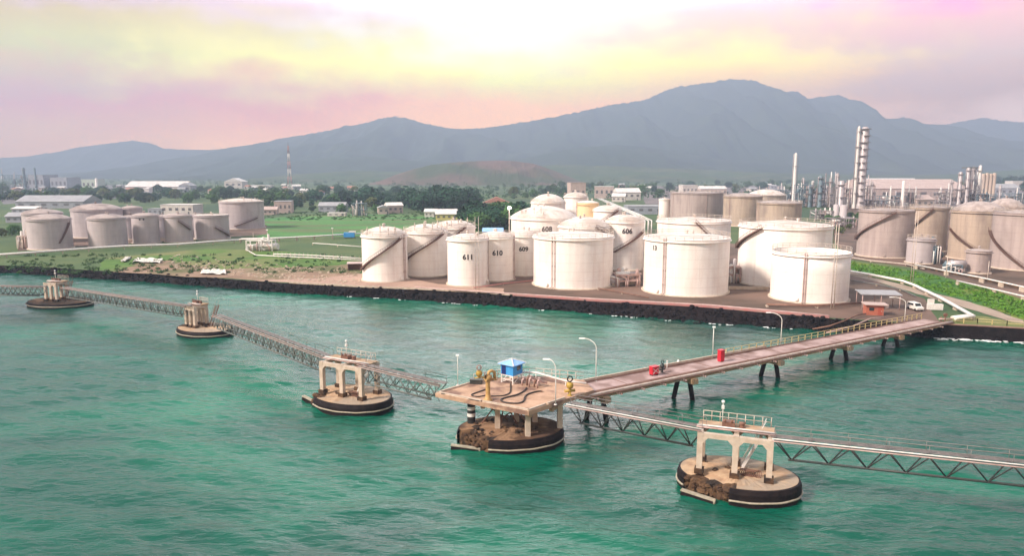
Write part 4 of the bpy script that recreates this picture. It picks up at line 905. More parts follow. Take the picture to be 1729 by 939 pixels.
# ------------------------------------------------------------------ walkway trusses
def truss(label, P0, P1, depth=2.2, panel=3.4, lace=False, pipes=2, m_web=None, halfw=.75):
    P0, P1 = Vector(P0), Vector(P1); D = P1-P0; Ln = D.length; d = D/Ln; n = Vector((-d.y, d.x, 0)).normalized()
    T = thing('walkway_truss', label, 'walkway bridge', P0, 0, 'steel truss walkways between the dolphins'); m_web = m_web or STEELDK
    def q(s, o, z): return d*s+n*o+Vector((0, 0, z))
    for o in (-halfw, halfw):
        mb = MB(); mb.bar(q(0, o, 0), q(Ln, o, 0), .16, .2); mb.build('top_chord', STEELG, T)
    N_ = max(2, round(Ln/panel)); pl = Ln/N_
    for o in ((-halfw, halfw) if lace else (0,)):
        mb = MB(); mb.tube(q(pl*.4, o, -depth), q(Ln-pl*.4, o, -depth), .13, n=6); mb.build('bottom_chord', m_web, T)
    mb = MB()
    for k in range(N_):
        for o in (-halfw, halfw):
            ob = o if lace else 0
            mb.tube(q(k*pl, o, -.1), q((k+.5)*pl, ob, -depth), .075, n=5); mb.tube(q((k+.5)*pl, ob, -depth), q((k+1)*pl, o, -.1), .075, n=5)
            if lace: mb.tube(q((k+.5)*pl, o, -.1), q((k+.5)*pl, o, -depth), .06, n=4); mb.tube(q((k+.5)*pl, o, -.1), q((k+1)*pl, ob, -depth), .05, n=4); mb.tube(q(k*pl, ob, -depth), q((k+.5)*pl, o, -.1), .05, n=4)
        mb.tube(q(k*pl, -halfw, 0), q(k*pl, halfw, 0), .06, n=4)
    mb.build('lattice', m_web, T)
    mb = MB()
    for o in (-.15, .2, .55): mb.bar(q(-.4, o, .16), q(Ln+.4, o, .16), .16, .06)
    for k in range(int(Ln/.8)): mb.bar(q(k*.8, -.25, .13), q(k*.8, .65, .13), .10, .05)
    mb.build('walkway_grating', GRATE, T)
    for i in range(pipes):
        mb = MB(); mb.tube(q(-.3, -halfw-.12-.34*i, .2-.14*i), q(Ln+.3, -halfw-.12-.34*i, .2-.14*i), 0.05 if lace else .065, n=8); mb.build('pipe', PIPEP if lace or i else STEELW, T)
    mb = MB()
    for o in (.78,) if lace else (-.42, .78):
        for k in range(N_+1): mb.tube(q(k*pl, o, .1), q(k*pl, o, 1.0), .03, n=4)
        mb.tube(q(0, o, 1.0), q(Ln, o, 1.0), .04, n=4); mb.tube(q(0, o, .55), q(Ln, o, .55), .03, n=4)
    mb.build('handrail', STEELG if lace else GRATE, T)
    return T
ZT = 6.45
tb = lambda x, y, z=ZT: G(x, y, z)
r0 = tb(1308, 740); r1 = tb(1729, 784); rx = r0+(r1-r0)*1.75
truss('long truss walkway from the nearest dolphin running out of the right edge', r0, rx, panel=3.4)
truss('truss walkway between the loading platform and the nearest dolphin', G(966, 683, 5.9), tb(1188, 724), panel=3.0)
truss('truss walkway between the platform and the dolphin left of it', tb(612, 617), G(748, 649, 5.95), lace=True, m_web=STEELG)
truss('long laced truss walkway between the second and third dolphins from the left', tb(368, 533), tb(556, 603.5), lace=True, panel=2.8, m_web=STEELG)
truss('laced truss walkway between the two farthest dolphins', G(112, 486, 5.8), G(318, 517, 6.2), lace=True, panel=2.8, m_web=STEELG)
truss('laced truss walkway leaving the left edge from the farthest dolphin', G(-75, 481.5, 5.8), G(76, 484.5, 5.8), lace=True, panel=2.8, m_web=STEELG)

# ------------------------------------------------------------------ pipelines on land
def pipeline(label, pts, h, r, mt, sup=8.0, n=1, gap=.7, cat='pipeline', supm=None, posts=False):
    P = [G(x, y, ZL) for x, y in pts]; o = P[0]
    T = thing('pipeline', label, cat, o)
    for i in range(n):
        off = Vector((0, gap*i, 0)); mb = MB(); mb.path([q-o+off+Vector((0, 0, h)) for q in P], r, 8); mb.build('pipe', mt, T)
    for a, c in zip(P[:-1], P[1:]):
        L_ = (c-a).length; m_ = max(1, int(L_/sup))
        for j in range(m_):
            q = a.lerp(c, j/m_)-o; mb = MB()
            mb.box((q.x, q.y+gap*(n-1)/2, (h-r)/2), (.35, .3+gap*(n-1), h-r))
            if posts: mb.box((q.x, q.y+gap*(n-1)/2, h*.5+.3), (.12, .12, h+1.0))
            mb.build('pipe_support', supm or CONCL, T)
    return T
pipeline('long pale pipeline crossing the grass in front of the left tanks', [(-40, 439), (60, 432), (150, 425), (210, 421), (300, 418), (360, 413), (430, 408)], 1.3, .48, STEELW)
pipeline('pale pipeline continuing right to the first white tank', [(405, 410), (470, 408), (530, 405), (620, 399)], 1.6, .30, STEELW, n=2, gap=1.6)
pipeline('row of pipes on many short posts left of the first white tank', [(462, 432), (520, 434), (570, 437), (614, 440)], .7, .22, STEELW, sup=1.7, posts=True)
pipeline('cream pipe on the grass meeting the first white tank', [(415, 423), (432, 433), (470, 435), (540, 438), (614, 442)], .5, .2, STEELW)
pipeline('thin pipe branching towards the first white tank', [(528, 414), (570, 417), (614, 420.5)], .9, .18, STEELW)
pipeline('pair of large white pipes bending beside the service road', [(1428, 462), (1470, 469), (1525, 480), (1546, 488), (1590, 510), (1644, 541), (1612, 545)], .9, .33, STEELW, n=2, gap=1.1)
pipeline('dark thin pipe below the pair of large white pipes', [(1434, 476), (1480, 483), (1520, 491), (1545, 503)], .5, .14, STEELG)
pipeline('pipe rack crossing the right tank yard', [(1548, 455), (1600, 466), (1660, 478), (1729, 494), (1800, 511)], 1.4, .2, STEELW, n=3, gap=.8)
pipeline('second pipe rack along the top of the grass strip', [(1618, 482), (1680, 497), (1729, 509), (1800, 527)], 1.2, .2, STEELW, n=2, gap=.8)
pipeline('low cream pipe along the foot of the large weathered tank', [(1432, 437), (1470, 443), (1530, 449), (1560, 457)], .6, .18, RAILW)
pipeline('reddish pipe along the edge of the tank yard', [(700, 488), (860, 499), (1000, 508), (1200, 519), (1290, 527), (1400, 537)], .45, .15, PIPEP, n=2, gap=.6)
pipeline('dark pipe crossing the yard between the front white tanks', [(1010, 490), (1050, 497), (1095, 506)], .5, .15, PIPED)
pipeline('pipe between the slim tanks and the broad middle tank', [(800, 489), (850, 482), (905, 476)], .5, .16, REDW)
pipeline('pair of dark pipes left of the orange cabin', [(1296, 519), (1380, 521), (1455, 516)], .6, .2, PIPED, n=2, gap=.8)
def loop_pipe(label, pts, r, mt):
    o = pts[0]; T = thing('pipeline', label, 'pipeline', o); mb = MB(); mb.path([q-o for q in pts], r, 7); mb.build('pipe', mt, T)
loop_pipe('rusty pipe curving down from the cabin to the jetty', [G(1372, 556, 1.2), G(1400, 551, 2.3), G(1428, 541, 3.1), G(1447, 532, 3.2), G(1462, 530, 3.1)], .16, PIPED)
loop_pipe('second rusty pipe by the orange cabin near the jetty', [G(1395, 562, 1.2), G(1440, 551, 2.2), G(1470, 538, 3.2), G(1496, 536, 3.2)], .14, PIPEP)
# overhead pipe bridge running back to the plant
a_ = G(1094, 401); b_ = G(1012, 352)
T = thing('pipe_bridge', 'overhead bridge of three white pipes running back between the tanks', 'pipe bridge', a_)
D = b_-a_; dn = Vector((-D.y, D.x, 0)).normalized()
for k in range(3):
    mb = MB(); mb.path([dn*(k-1)*1.6+Vector((0, 0, 1)), dn*(k-1)*1.6+Vector((0, 0, 8.2)), D*.15+dn*(k-1)*1.6+Vector((0, 0, 8.6)), D+dn*(k-1)*1.6+Vector((0, 0, 8.6))], .32, 7); mb.build('pipe', STEELW, T)
for k in range(8):
    q = D*(k+.3)/8; mb = MB()
    for s in (-1, 1): mb.tube(q+dn*s*2.4, q+dn*s*2.4+Vector((0, 0, 8.2)), .16, n=5)
    mb.bar(q-dn*2.5+Vector((0, 0, 8.2)), q+dn*2.5+Vector((0, 0, 8.2)), .2, .25); mb.build('pipe_portal', PROC, T)

# low reddish wall along the yard edge
def wall_line(label, pts, h, t, mt, dz=0.0, post=None):
    P = [G(x, y, ZL) for x, y in pts]; o = P[0]; T = thing('low_wall', label, 'wall', o); mb = MB()
    for a, c in zip(P[:-1], P[1:]): mb.bar(a-o+Vector((0, 0, h/2+dz)), c-o+Vector((0, 0, h/2+dz)), t, h)
    mb.build('wall', mt, T)
    if post:
        mb = MB()
        for a, c in zip(P[:-1], P[1:]):
            m_ = max(1, int((c-a).length/post))
            for k in range(m_): q = a.lerp(c, k/m_)-o; mb.box((q.x, q.y, h*.6), (t*1.5, t*1.5, h*1.2))
        mb.build('pier', mt, T)
wall_line('low faded red kerb wall on the shore edge below the white tanks', [(866, 499.5), (1000, 508.8), (1100, 513.8), (1200, 519.8), (1300, 528.5), (1400, 537.3)], .5, .35, REDW)
wall_line('row of pale kerb blocks on the shore edge left of the white tanks', [(490, 478.5), (620, 485.8), (700, 489), (800, 494), (860, 499)], .4, .35, CONCL, post=1.6)
wall_line('low bund wall behind the front white tanks', [(1034, 484), (1082, 480)], .9, .3, CONCL)
wall_line('low bund wall between the marked tank and the open topped tank', [(1230, 489), (1298, 490)], .9, .3, CONCL)
wall_line('low wall in front of the small beige tanks at the right', [(1530, 449), (1600, 462), (1640, 470), (1729, 490)], .6, .3, CONCD)
# thin poles
def mast(label, base, py, r=.09, double=False, lit=False, head=True, grp=None, gap=.9, cat='pole'):
    h = height_at(base, py); T = thing('light_mast', label, cat, base, 0, grp)
    for i in range(2 if double else 1):
        mb = MB(); mb.tube((gap*i, 0, 0), (gap*i, 0, h), r*1.3, r*.8, n=7); mb.build('pole', RAILW, T)
    if double:
        mb = MB()
        for k in range(1, 9): mb.bar((0, 0, h*k/9), (gap, 0, h*k/9), .07, .07)
        mb.build('rungs', RAILW, T)
    if head:
        mb = MB(); mb.box((gap/2 if double else 0, -.2, h+.2), (1.1 if lit else .8, .4, .5 if not lit else .8)); mb.build('floodlight', LAMPON if lit else LAMPOFF, T)
    return T
mast('tall double pole standing in front of the slim tank 611', G(803, 489), 366, .07, True, head=False)
mast('tall double pole in front of the open topped tank', G(1403, 523), 379, .10, True, head=False, gap=.6)
FL = mast('tall mast with a glowing floodlight left of the tank numbered 608', G(860, 440), 352, .2, False, True)
mast('double pole in front of the small greyish tank', G(1537, 480), 357, .08, True, head=False, gap=.7)
mast('slim pole standing on the pipe rack in the right yard', G(1597, 470), 433, .11, head=False)
mast('slim pole beside the small beige tank at the right', G(1667, 474), 441, .11, head=False)
mast('short lamp pole with round white lamp by the left pipeline', G(452, 407), 389, .1)
mast('short lamp pole on the field edge by the pale pipeline', G(562, 404), 386, .1)
mast('small post beside the pale pipeline near the grey tank', G(428, 407), 393, .1, head=False)
mast('slim white pole before the left grey tanks', G(330, 412), 393, .08, head=False)

# ------------------------------------------------------------------ orange cabin, canopy, van, cabinet
q = G(1477, 533); T = thing('orange_cabin', 'small orange red cabin with pale roof under the grey canopy', 'cabin', q, R(-12))
mb = MB(); mb.box((0, 1.4, 1.15), (3.6, 2.6, 2.3)); mb.build('wall', ORANGE, T)
mb = MB(); mb.box((0.2, 1.3, 2.42), (4.8, 3.4, .2)); mb.build('roof', RFP, T)
mb = MB(); mb.box((1.0, .08, 1.0), (.8, .05, 1.9)); dd = mb.build('door', mat('dull_red_door', (.35, .08, .05)), T); mb = MB(); mb.box((1.3, .03, 1.0), (.06, .06, .2)); mb.build('handle', STEELW, dd)
mb = MB(); mb.box((-.7, .08, 1.4), (1.0, .05, .7)); mb.build('window', GLASS, T)
q = G(1482, 521); T = thing('canopy', 'grey flat canopy on posts above the orange cabin', 'canopy', q, R(-10))
mb = MB(); mb.prism([(-4.4, -2.2), (4.4, -2.2), (4.4, 3.0), (-4.4, 3.0)], lambda x, y: 3.6+.05*y, lambda x, y: 3.78+.05*y); mb.build('roof', RFG, T)
for x in (-4.0, 0, 4.0):
    for y in (-1.9, 2.6): mb = MB(); mb.tube((x, y, 0), (x, y, 3.6+.05*y), .1, n=6); mb.build('post', PIPEP, T)
for k in range(4): mb = MB(); mb.lathe([(.45, 0), (.45, 1.2), (.02, 1.35)], 12, (-2.6+1.6*k, .8, 0)); mb.build('drum', RFP, T)
q = G(1545, 524); T = thing('parked_van', 'small white van parked by the shore end of the jetty', 'van', q, R(20))
sec = [(-1.9, .55), (-1.85, .95), (-1.1, 1.1), (-.6, 1.75), (1.7, 1.8), (1.95, 1.2), (1.95, .4), (-1.85, .4)]
mb = MB(); vs = [(x, s*.82, z) for s in (-1, 1) for x, z in sec]; n8 = len(sec)
mb.add(vs, [tuple(range(n8-1, -1, -1)), tuple(range(n8, 2*n8))]+[(i, (i+1) % n8, n8+(i+1) % n8, n8+i) for i in range(n8)]); bd_ = mb.build('body', STEELW, T)
bd_.rotation_euler = (0, 0, R(75))
def vpart(nm, mt, fn):
    m_ = MB(); fn(m_); o = m_.build(nm, mt, T); o.rotation_euler = (0, 0, R(75)); return o
vpart('windscreen', GLASS, lambda m_: m_.add([(-1.08, -.7, 1.14), (-1.08, .7, 1.14), (-.66, .66, 1.70), (-.66, -.66, 1.70)], [(0, 3, 2, 1), (0, 1, 2, 3)]))
for s in (-1, 1):
    vpart('side_window', GLASS, lambda m_: m_.box((.5, s*.83, 1.42), (1.9, .03, .45)))
    vpart('headlight', LAMPOFF, lambda m_: m_.box((-1.9, s*.6, .82), (.06, .3, .18)))
    for x in (-1.2, 1.25): vpart('wheel', RUBBER, lambda m_: m_.tube((x, s*.74, .33), (x, s*.86, .33), .33, n=14))
q = G(1578, 524); T = thing('electrical_cabinet', 'white box cabinet with raised panel beside the white van', 'cabinet', q, R(-10))
mb = MB(); mb.box((0, 0, .8), (3.2, .9, 1.3)); mb.build('cabinet', STEELW, T); mb = MB(); mb.box((-.9, .1, 2.0), (1.3, .5, 1.1)); mb.build('panel', STEELW, T); mb = MB()
for x in (-1.4, 1.4): mb.box((x, 0, .08), (.15, .8, .16))
mb.build('foot', PIPED, T)
q = G(1595, 547); T = thing('gate_post', 'dark valve stand at the shore end of the jetty', 'valve stand', q)
mb = MB(); mb.tube((0, 0, 0), (0, 0, 1.9), .13, n=7); mb.tube((-.7, .2, 0), (-.7, .2, 1.5), .13, n=7); mb.build('post', PIPED, T); mb = MB(); mb.tube((0, -.15, 1.9), (0, .15, 1.9), .4, n=12); mb.build('handwheel', PIPED, T); mb = MB(); mb.tube((-1.2, .1, 1.0), (1.5, .1, 1.0), .18, n=8); mb.build('pipe', PIPEP, T)
P = [G(x, y) for x, y in ((1604, 546), (1650, 547.5), (1700, 551), (1790, 557))]; T = thing('shore_railing', 'pale post railing on the grass above the sea wall at the right', 'railing', P[0])
pm = MB(); rm_ = MB()
for a, c in zip(P[:-1], P[1:]):
    m_ = int((c-a).length/2.4)
    for k in range(m_+1): z = a.lerp(c, k/m_)-P[0]; pm.box((z.x, z.y, .6), (.12, .12, 1.2))
    for h in (.6, 1.1): rm_.tube(a-P[0]+Vector((0, 0, h)), c-P[0]+Vector((0, 0, h)), .045, n=4)
pm.build('posts', RAILY, T); rm_.build('rails', RAILY, T)
# dark sea wall under the shore railing
P = [G(x, y, ZL) for x, y in ((1585, 549), (1640, 551.5), (1729, 556.5), (1800, 560.5))]; T = thing('sea_wall', 'dark vertical sea wall right of the jetty', 'wall', P[0]); mb = MB()
for a, c in zip(P[:-1], P[1:]): mb.bar(a-P[0]+Vector((0, -.6, -1.2)), c-P[0]+Vector((0, -.6, -1.2)), 1.0, 3.0)
mb.build('wall', ROCK, T); mb = MB()
for a, c in zip(P[:-1], P[1:]): mb.bar(a-P[0]+Vector((0, -.6, .36)), c-P[0]+Vector((0, -.6, .36)), 1.2, .1)
mb.build('coping', PIPED, T)
# foam
g = random.Random(21); mb = MB()
for k in range(70):
    u = g.random()**1.3; px = 1585+u*180 if g.random() < .6 else g.uniform(480, 1360)
    py = np.interp(px, [s[0] for s in SHORE_B], [s[1] for s in SHORE_B])+g.uniform(.3, 3.0 if px > 1580 else 1.2); q = G(px, py, 0.05)
    for j in range(3): mb.lump((q.x+g.uniform(-1, 1), q.y+g.uniform(-.15, .15), .08), g.uniform(.12, .42), g.random(), .16)
tag(mb.build('sea_foam', FOAMM), 'broken white foam along the foot of the shore rocks', 'foam', kind='stuff')

# debris on the left shore
def sheets(label, pts, seed):
    P = [G(x, y) for x, y in pts]; o = sum(P, Vector())/len(P); T = thing('tarpaulin', label, 'tarpaulin', o); g = random.Random(seed)
    nx, ny = 8, 4; mb = MB()
    for j in range(ny+1):
        for i in range(nx+1):
            a = P[0].lerp(P[1], i/nx); b = P[3].lerp(P[2], i/nx); q = a.lerp(b, j/ny)-o; mb.v.append((q.x, q.y, .25+g.uniform(0, .6)))
    for j in range(ny):
        for i in range(nx): a = j*(nx+1)+i; mb.f.append((a, a+1, a+nx+2, a+nx+1)); mb.sm.append(False)
    mb.build('sheet', SHEET, T)
    mb = MB()
    for k in range(10): q = P[0].lerp(P[2], g.random())-o; mb.lump((q.x, q.y, .15), .35, g.random(), .6)
    mb.build('weights', RUBBLE, T)
sheets('crumpled white sheet on the grass near the left shore, larger piece', [(222, 444), (270, 446), (275, 439), (232, 438)], 1)
sheets('narrow white sheet left of the larger crumpled sheet', [(203, 443.5), (212, 443.5), (221, 436.5), (212, 436.5)], 2)
sheets('pale tarpaulin on rubble near the embankment edge', [(338, 464), (382, 465), (380, 457.5), (342, 457)], 3)
g = random.Random(33); mb = MB()
for k in range(420):
    px = g.uniform(285, 612); py = np.interp(px, [285, 350, 420, 500, 612], [452, 461, 468, 474, 480])-g.random()**1.4*24
    q = G(px, py); mb.lump((q.x, q.y, ZL+.1), g.uniform(.15, .6), g.random(), .5)
tag(mb.build('rubble', RUBBLE), 'pale rubble strewn on the dirt behind the shore', 'rubble', kind='stuff')
q = G(600, 456); T = thing('shed', 'small dark open shed on the dirt left of the first white tank', 'shed', q, R(10))
mb = MB(); mb.box((0, 1.6, 1.1), (4.6, .15, 2.2)); mb.box((-2.25, .2, 1.1), (.15, 2.7, 2.2)); mb.box((2.25, .2, 1.1), (.15, 2.7, 2.2)); mb.build('wall', PIPED, T); mb = MB(); mb.prism([(-2.6, -1.4), (2.6, -1.4), (2.6, 1.9), (-2.6, 1.9)], lambda x, y: 2.25+.08*y, lambda x, y: 2.4+.08*y); mb.build('roof', RFP, T)
mb = MB(); T2 = thing('blue_tank_unit', 'small blue box unit with white top on the pipeline behind the dirt', 'box', G(590, 402), R(5)); mb.box((0, 0, 1.6), (5.0, 2.5, 2.2)); mb.build('body', BLUE, T2); mb = MB(); mb.box((1.5, 0, 3.0), (3.2, 2.2, .5)); mb.build('top', STEELW, T2)
mb = MB()
for x in (-2.2, 2.2): mb.box((x, 0, .25), (.3, 2.2, .5))
mb.build('foot', PIPED, T2)
# shrubs
def leaf_cloud(mb, c, rad, n, s, g, squash=.8):
    for k in range(n):
        while True:
            d = Vector((g.uniform(-1, 1), g.uniform(-1, 1), g.uniform(-1, 1)))
            if .05 < d.length < 1: break
        d = d.normalized()*(d.length**.45); q = Vector(c)+Vector((d.x*rad, d.y*rad, d.z*rad*squash))
        nrm = (d+Vector((g.uniform(-.8, .8), g.uniform(-.8, .8), g.uniform(-.3, 1)))).normalized(); u = nrm.orthogonal().normalized(); w_ = nrm.cross(u); a = g.uniform(0, 6.28); u, w_ = u*math.cos(a)+w_*math.sin(a), w_*math.cos(a)-u*math.sin(a)
        z = s*g.uniform(.6, 1.3); mb.add([q-u*z-w_*z*.6, q+u*z-w_*z*.6, q+u*z+w_*z*.6, q-u*z+w_*z*.6], [(0, 1, 2, 3)])
def tree_proto(kind, seed, h, spread, mt, clumps, leaves, s):
    g = random.Random(seed); T = link('tree', None)
    mb = MB(); th = h*.42; lean = (g.uniform(-.3, .3), g.uniform(-.3, .3))
    mb.path([(0, 0, -.2), (lean[0]*.4, lean[1]*.4, th*.5), (lean[0], lean[1], th), (lean[0]*1.5, lean[1]*1.5, h*.8)], .035*h, 6, r1=.008*h)
    cr = MB()
    for k in range(clumps):
        a = 2.4*k+g.uniform(-.4, .4); rr_ = spread*math.sqrt((k+.4)/clumps)*.75; z = h*(.74-.46*(rr_/spread)**1.4)+g.uniform(-.10, .06)*h
        c = Vector((lean[0]+rr_*math.cos(a), lean[1]+rr_*math.sin(a), z)); mb.tube((lean[0], lean[1], th*g.uniform(.75, 1.2)), c, .014*h, .005*h, 5)
        leaf_cloud(cr, c, spread*g.uniform(.30, .50), leaves, s, g, .85)
    for k in range(5): a = g.uniform(0, 6.28); leaf_cloud(cr, (spread*.55*math.cos(a), spread*.55*math.sin(a), h*.2), spread*.34, leaves//2, s, g, .8)
    mb.build('trunk', TRUNK, T); cr.build('crown', mt, T); return T
PROTOS = [tree_proto('a', 1, 10, 4.6, LEAFD, 11, 90, .42), tree_proto('b', 2, 10, 5.4, LEAFM, 12, 90, .42), tree_proto('c', 3, 10, 6.6, LEAFD, 15, 90, .45), tree_proto('d', 4, 10, 4.0, LEAFO, 9, 90, .4), tree_proto('e', 5, 10, 5.0, LEAFM, 10, 80, .45)]
gt = random.Random(77)
def plant(px, py, h, label, group, kinds=(0, 1, 2, 3, 4), cat='tree'):
    p_ = PROTOS[gt.choice(kinds)]; o = copy_tree(p_); o.location = G(px, py); s = h/10*gt.uniform(.85, 1.15); o.scale = (s*gt.uniform(.9, 1.25), s*gt.uniform(.9, 1.25), s); o.rotation_euler = (0, 0, gt.uniform(0, 6.28)); tag(o, label, cat, group); return o
def belt(n, x0, x1, y0, y1, h0, h1, label, group, kinds=(0, 1, 2, 3, 4)):
    for k in range(n): plant(x0+(x1-x0)*(k+gt.uniform(.0, 1))/n, gt.uniform(y0, y1), gt.uniform(h0, h1), label, group, kinds)
belt(64, -20, 460, 322, 344, 9, 16, 'hazy green tree in the belt behind the left grey tanks', 'trees behind the left tanks')
belt(56, 430, 700, 326, 353, 8, 15, 'green tree scattered between the field and the foothills', 'trees beyond the field')
belt(16, 450, 660, 348, 360, 4, 8, 'low bushy tree at the back edge of the green field', 'trees at the field edge', (0, 1, 4))
belt(9, 566, 640, 343, 352, 12, 17, 'dark blue green tree left of the wide canopy', 'dark trees left of centre', (0, 2))
belt(16, 684, 806, 346, 358, 14, 21, 'dark tree in the wide canopy behind the yellow house', 'wide dark canopy trees', (0, 2))
belt(16, 798, 884, 372, 392, 11, 16, 'big dark tree under the wide gable roof behind the slim tanks', 'big trees behind the slim tanks', (0, 2, 1))
belt(36, 860, 1130, 316, 334, 9, 16, 'green tree at the foot of the brown hill and mountain', 'trees at the foot of the hill')
belt(42, 1100, 1760, 310, 324, 9, 16, 'hazy tree behind the refinery', 'trees behind the refinery')
belt(9, 1672, 1760, 306, 322, 18, 28, 'dark green tree on the slope at the right edge', 'trees at the right edge', (0, 2))
belt(6, -20, 42, 384, 412, 5, 8, 'bushy tree at the left edge beside the grey tanks', 'trees beside the left tanks', (1, 4, 3))
belt(14, 1395, 1450, 350, 400, 3, 5.5, 'small shrub tree left of the large weathered tank', 'shrub trees by the weathered tank', (1, 4, 3))
for p_ in PROTOS:
    for c in list(p_.children): bpy.data.objects.remove(c)
    bpy.data.objects.remove(p_)
g = random.Random(12)
def scrub(name, label, n, fn, mt, s=.35):
    mb = MB()
    for k in range(n):
        px, py = fn(); q = G(px, py); leaf_cloud(mb, (q.x, q.y, ZL+.25), g.uniform(.5, 1.3), 30, s*.6, g, .55)
    tag(mb.build(name, mt), label, 'shrubs', kind='stuff')
scrub('shore_weeds', 'low weeds on the grass behind the left shore', 260, lambda: (g.uniform(10, 600), g.uniform(430, 462)), LEAFM)
scrub('grass_strip_weeds', 'dense bright weeds covering the grass strip at the right', 300, lambda: (lambda u: (1434+u*330, np.interp(1434+u*330, [1434, 1530, 1640, 1729, 1770], [443, 458, 484, 509, 519])+g.random()*np.interp(u, [0, .3, 1], [12, 20, 30])))(g.random()), leaf_mat('strip_leaves', (.035, .12, .015), (.10, .20, .02)))
scrub('field_scrub', 'rough scrub at the far side of the green field', 300, lambda: (g.uniform(440, 880), g.uniform(358, 372)), LEAFM, .5)

g = random.Random(91); mb = MB()
for k in range(1500):
    px = g.uniform(-60, 1790); py = 306+30*g.random()**1.5
    if px > 1380 and py > 322: continue
    q = G(px, py); rad = g.uniform(3.0, 6.5)*(1.15 if py < 316 else .85); leaf_cloud(mb, (q.x, q.y+g.uniform(-8, 8), ZL+rad*.75), rad, 15, 1.25, g, .8)
tag(mb.build('distant_woodland', leaf_mat('woodland_leaves', (.020, .055, .024), (.05, .10, .035))), 'hazy green woodland spread over the plain below the hills', 'woodland', kind='stuff')
# ------------------------------------------------------------------ buildings
def building(name, label, px, py, wpx, h, depth, wall, roof, rtype='gable', rz=0.0, nwin=4, cat='building', group=None, door=True, rise=None):
    q = G(px, py); dep = q.y*math.cos(PITCH)+(CAMH-ZL)*math.sin(PITCH); wd = wpx*dep/FPX
    T = thing(name, label, cat, q, rz, group)
    mb = MB(); mb.box((0, depth/2, h/2), (wd, depth, h)); wl = mb.build('wall', wall, T)
    rise = rise or min(wd, depth)*.22; e = .5
    mb = MB(); x, y0, y1 = wd/2+e, -e, depth+e; ym = depth/2
    if rtype == 'gable':
        mb.add([(-x, y0, h-.1), (x, y0, h-.1), (x, ym, h+rise), (-x, ym, h+rise), (-x, y1, h-.1), (x, y1, h-.1), (-x, y0, h-.3), (x, y0, h-.3), (x, y1, h-.3), (-x, y1, h-.3)], [(0, 1, 2, 3), (3, 2, 5, 4), (0, 6, 7, 1), (4, 5, 8, 9), (6, 9, 8, 7), (0, 3, 4, 9, 6), (1, 7, 8, 5, 2)])
    elif rtype == 'front':
        mb.add([(-x, y0, h-.1), (0, y0, h+rise), (0, y1, h+rise), (-x, y1, h-.1), (x, y0, h-.1), (x, y1, h-.1)], [(0, 1, 2, 3), (1, 4, 5, 2), (0, 4, 1), (3, 2, 5), (0, 3, 5, 4)])
    else:
        mb.box((0, depth/2, h+.12), (wd+.5, depth+.5, .24)); 
    mb.build('roof', roof, T)
    for k in range(nwin):
        mb = MB(); ww = wd/nwin; mb.box((-wd/2+ww*(k+.5), -.06, h*.55), (ww*.45, .1, h*.28)); mb.build('window', WIN, T)
    if door: mb = MB(); mb.box((wd*.36, -.08, 1.05), (1.1, .1, 2.1)); mb.build('door', WIN, T)
    return T
building('warehouse', 'very wide pinkish warehouse with sloping roof behind the refinery', 1548, 338, 172, 13, 70, WALLP, RFP, 'gable', R(0), 8, 'warehouse', rise=10)
building('warehouse', 'long pale shed on top of the skyline behind the pinkish warehouse', 1500, 312, 100, 7, 40, WALLW, RFW, 'gable', 0, 5, 'warehouse')
building('warehouse', 'small rusty pink shed behind the weathered tank with cone roof', 1562, 350, 34, 7, 18, WALLP, RFP, 'gable', R(12), 3, 'shed')
building('house', 'yellow walled house with white roof at the edge of the field', 754, 372, 36, 4.2, 12, WALLY, RFW, 'gable', R(6), 4, 'house', rise=3)
building('house', 'white roofed shed left of the yellow walled house', 727, 367, 20, 4, 10, WALLW, RFW, 'gable', 0, 3, 'house')
building('house', 'grey pitched house among bushes left of the wide canopy', 668, 360, 26, 6, 10, WALLP, RFW, 'gable', R(25), 3, 'house')
building('house', 'small grey house lower left of the pitched house', 648, 362, 18, 5, 9, WALLP, RFG, 'front', R(15), 2, 'house')
building('house', 'wide red gable roofed hall above the big dark trees', 838, 352, 44, 5, 14, WALLW, RFR, 'front', 0, 3, 'hall', rise=5)
building('building', 'two storey grey block right of the tall pale tank', 478, 360, 28, 9, 14, WALLP, RFG, 'flat', R(10), 4)
building('building', 'low pale annex beside the two storey grey block', 456, 363, 22, 4, 10, WALLP, RFP, 'gable', R(10), 3)
building('building', 'white long building behind the left grey tanks', 299, 362, 56, 7, 16, WALLW, RFW, 'flat', R(-3), 5)
building('building', 'low pale blue shed between the left tanks and the white building', 262, 362, 24, 4, 10, WALLG, RFG, 'flat', 0, 3, 'shed')
building('building', 'bluish long shed behind the bushes left of centre', 560, 358, 44, 5, 12, WALLG, RFG, 'gable', 0, 4, 'shed')
building('building', 'pale low wall like shed at the back of the field', 568, 365, 30, 2.2, 6, WALLW, RFW, 'flat', 0, 3, 'shed')
building('building', 'beige tower block above the cream white tank', 976, 352, 26, 22, 14, WALLP, RFP, 'flat', R(8), 3, door=False)
building('building', 'pale flat block on the skyline right of the beige tower', 1020, 335, 32, 14, 20, WALLP, RFW, 'flat', R(-6), 4, door=False)
building('building', 'white roofed hall on the skyline left of the weathered tanks', 1062, 338, 40, 9, 20, WALLW, RFW, 'gable', R(6), 4, 'hall')
building('building', 'small white block below the white roofed hall', 1044, 341, 22, 6, 14, WALLW, RFW, 'gable', R(-12), 3)
building('building', 'dark low blue shed behind the overhead pipe bridge', 1090, 362, 60, 6, 20, WALLG, RFG, 'flat', 0, 4, 'shed')
building('building', 'pale office block behind the first weathered tank', 1165, 333, 26, 15, 16, WALLW, RFW, 'flat', R(5), 4, door=False)
building('building', 'long pinkish building with white roof behind the weathered tanks', 1205, 330, 44, 9, 16, WALLP, RFW, 'gable', R(3), 6, door=False)
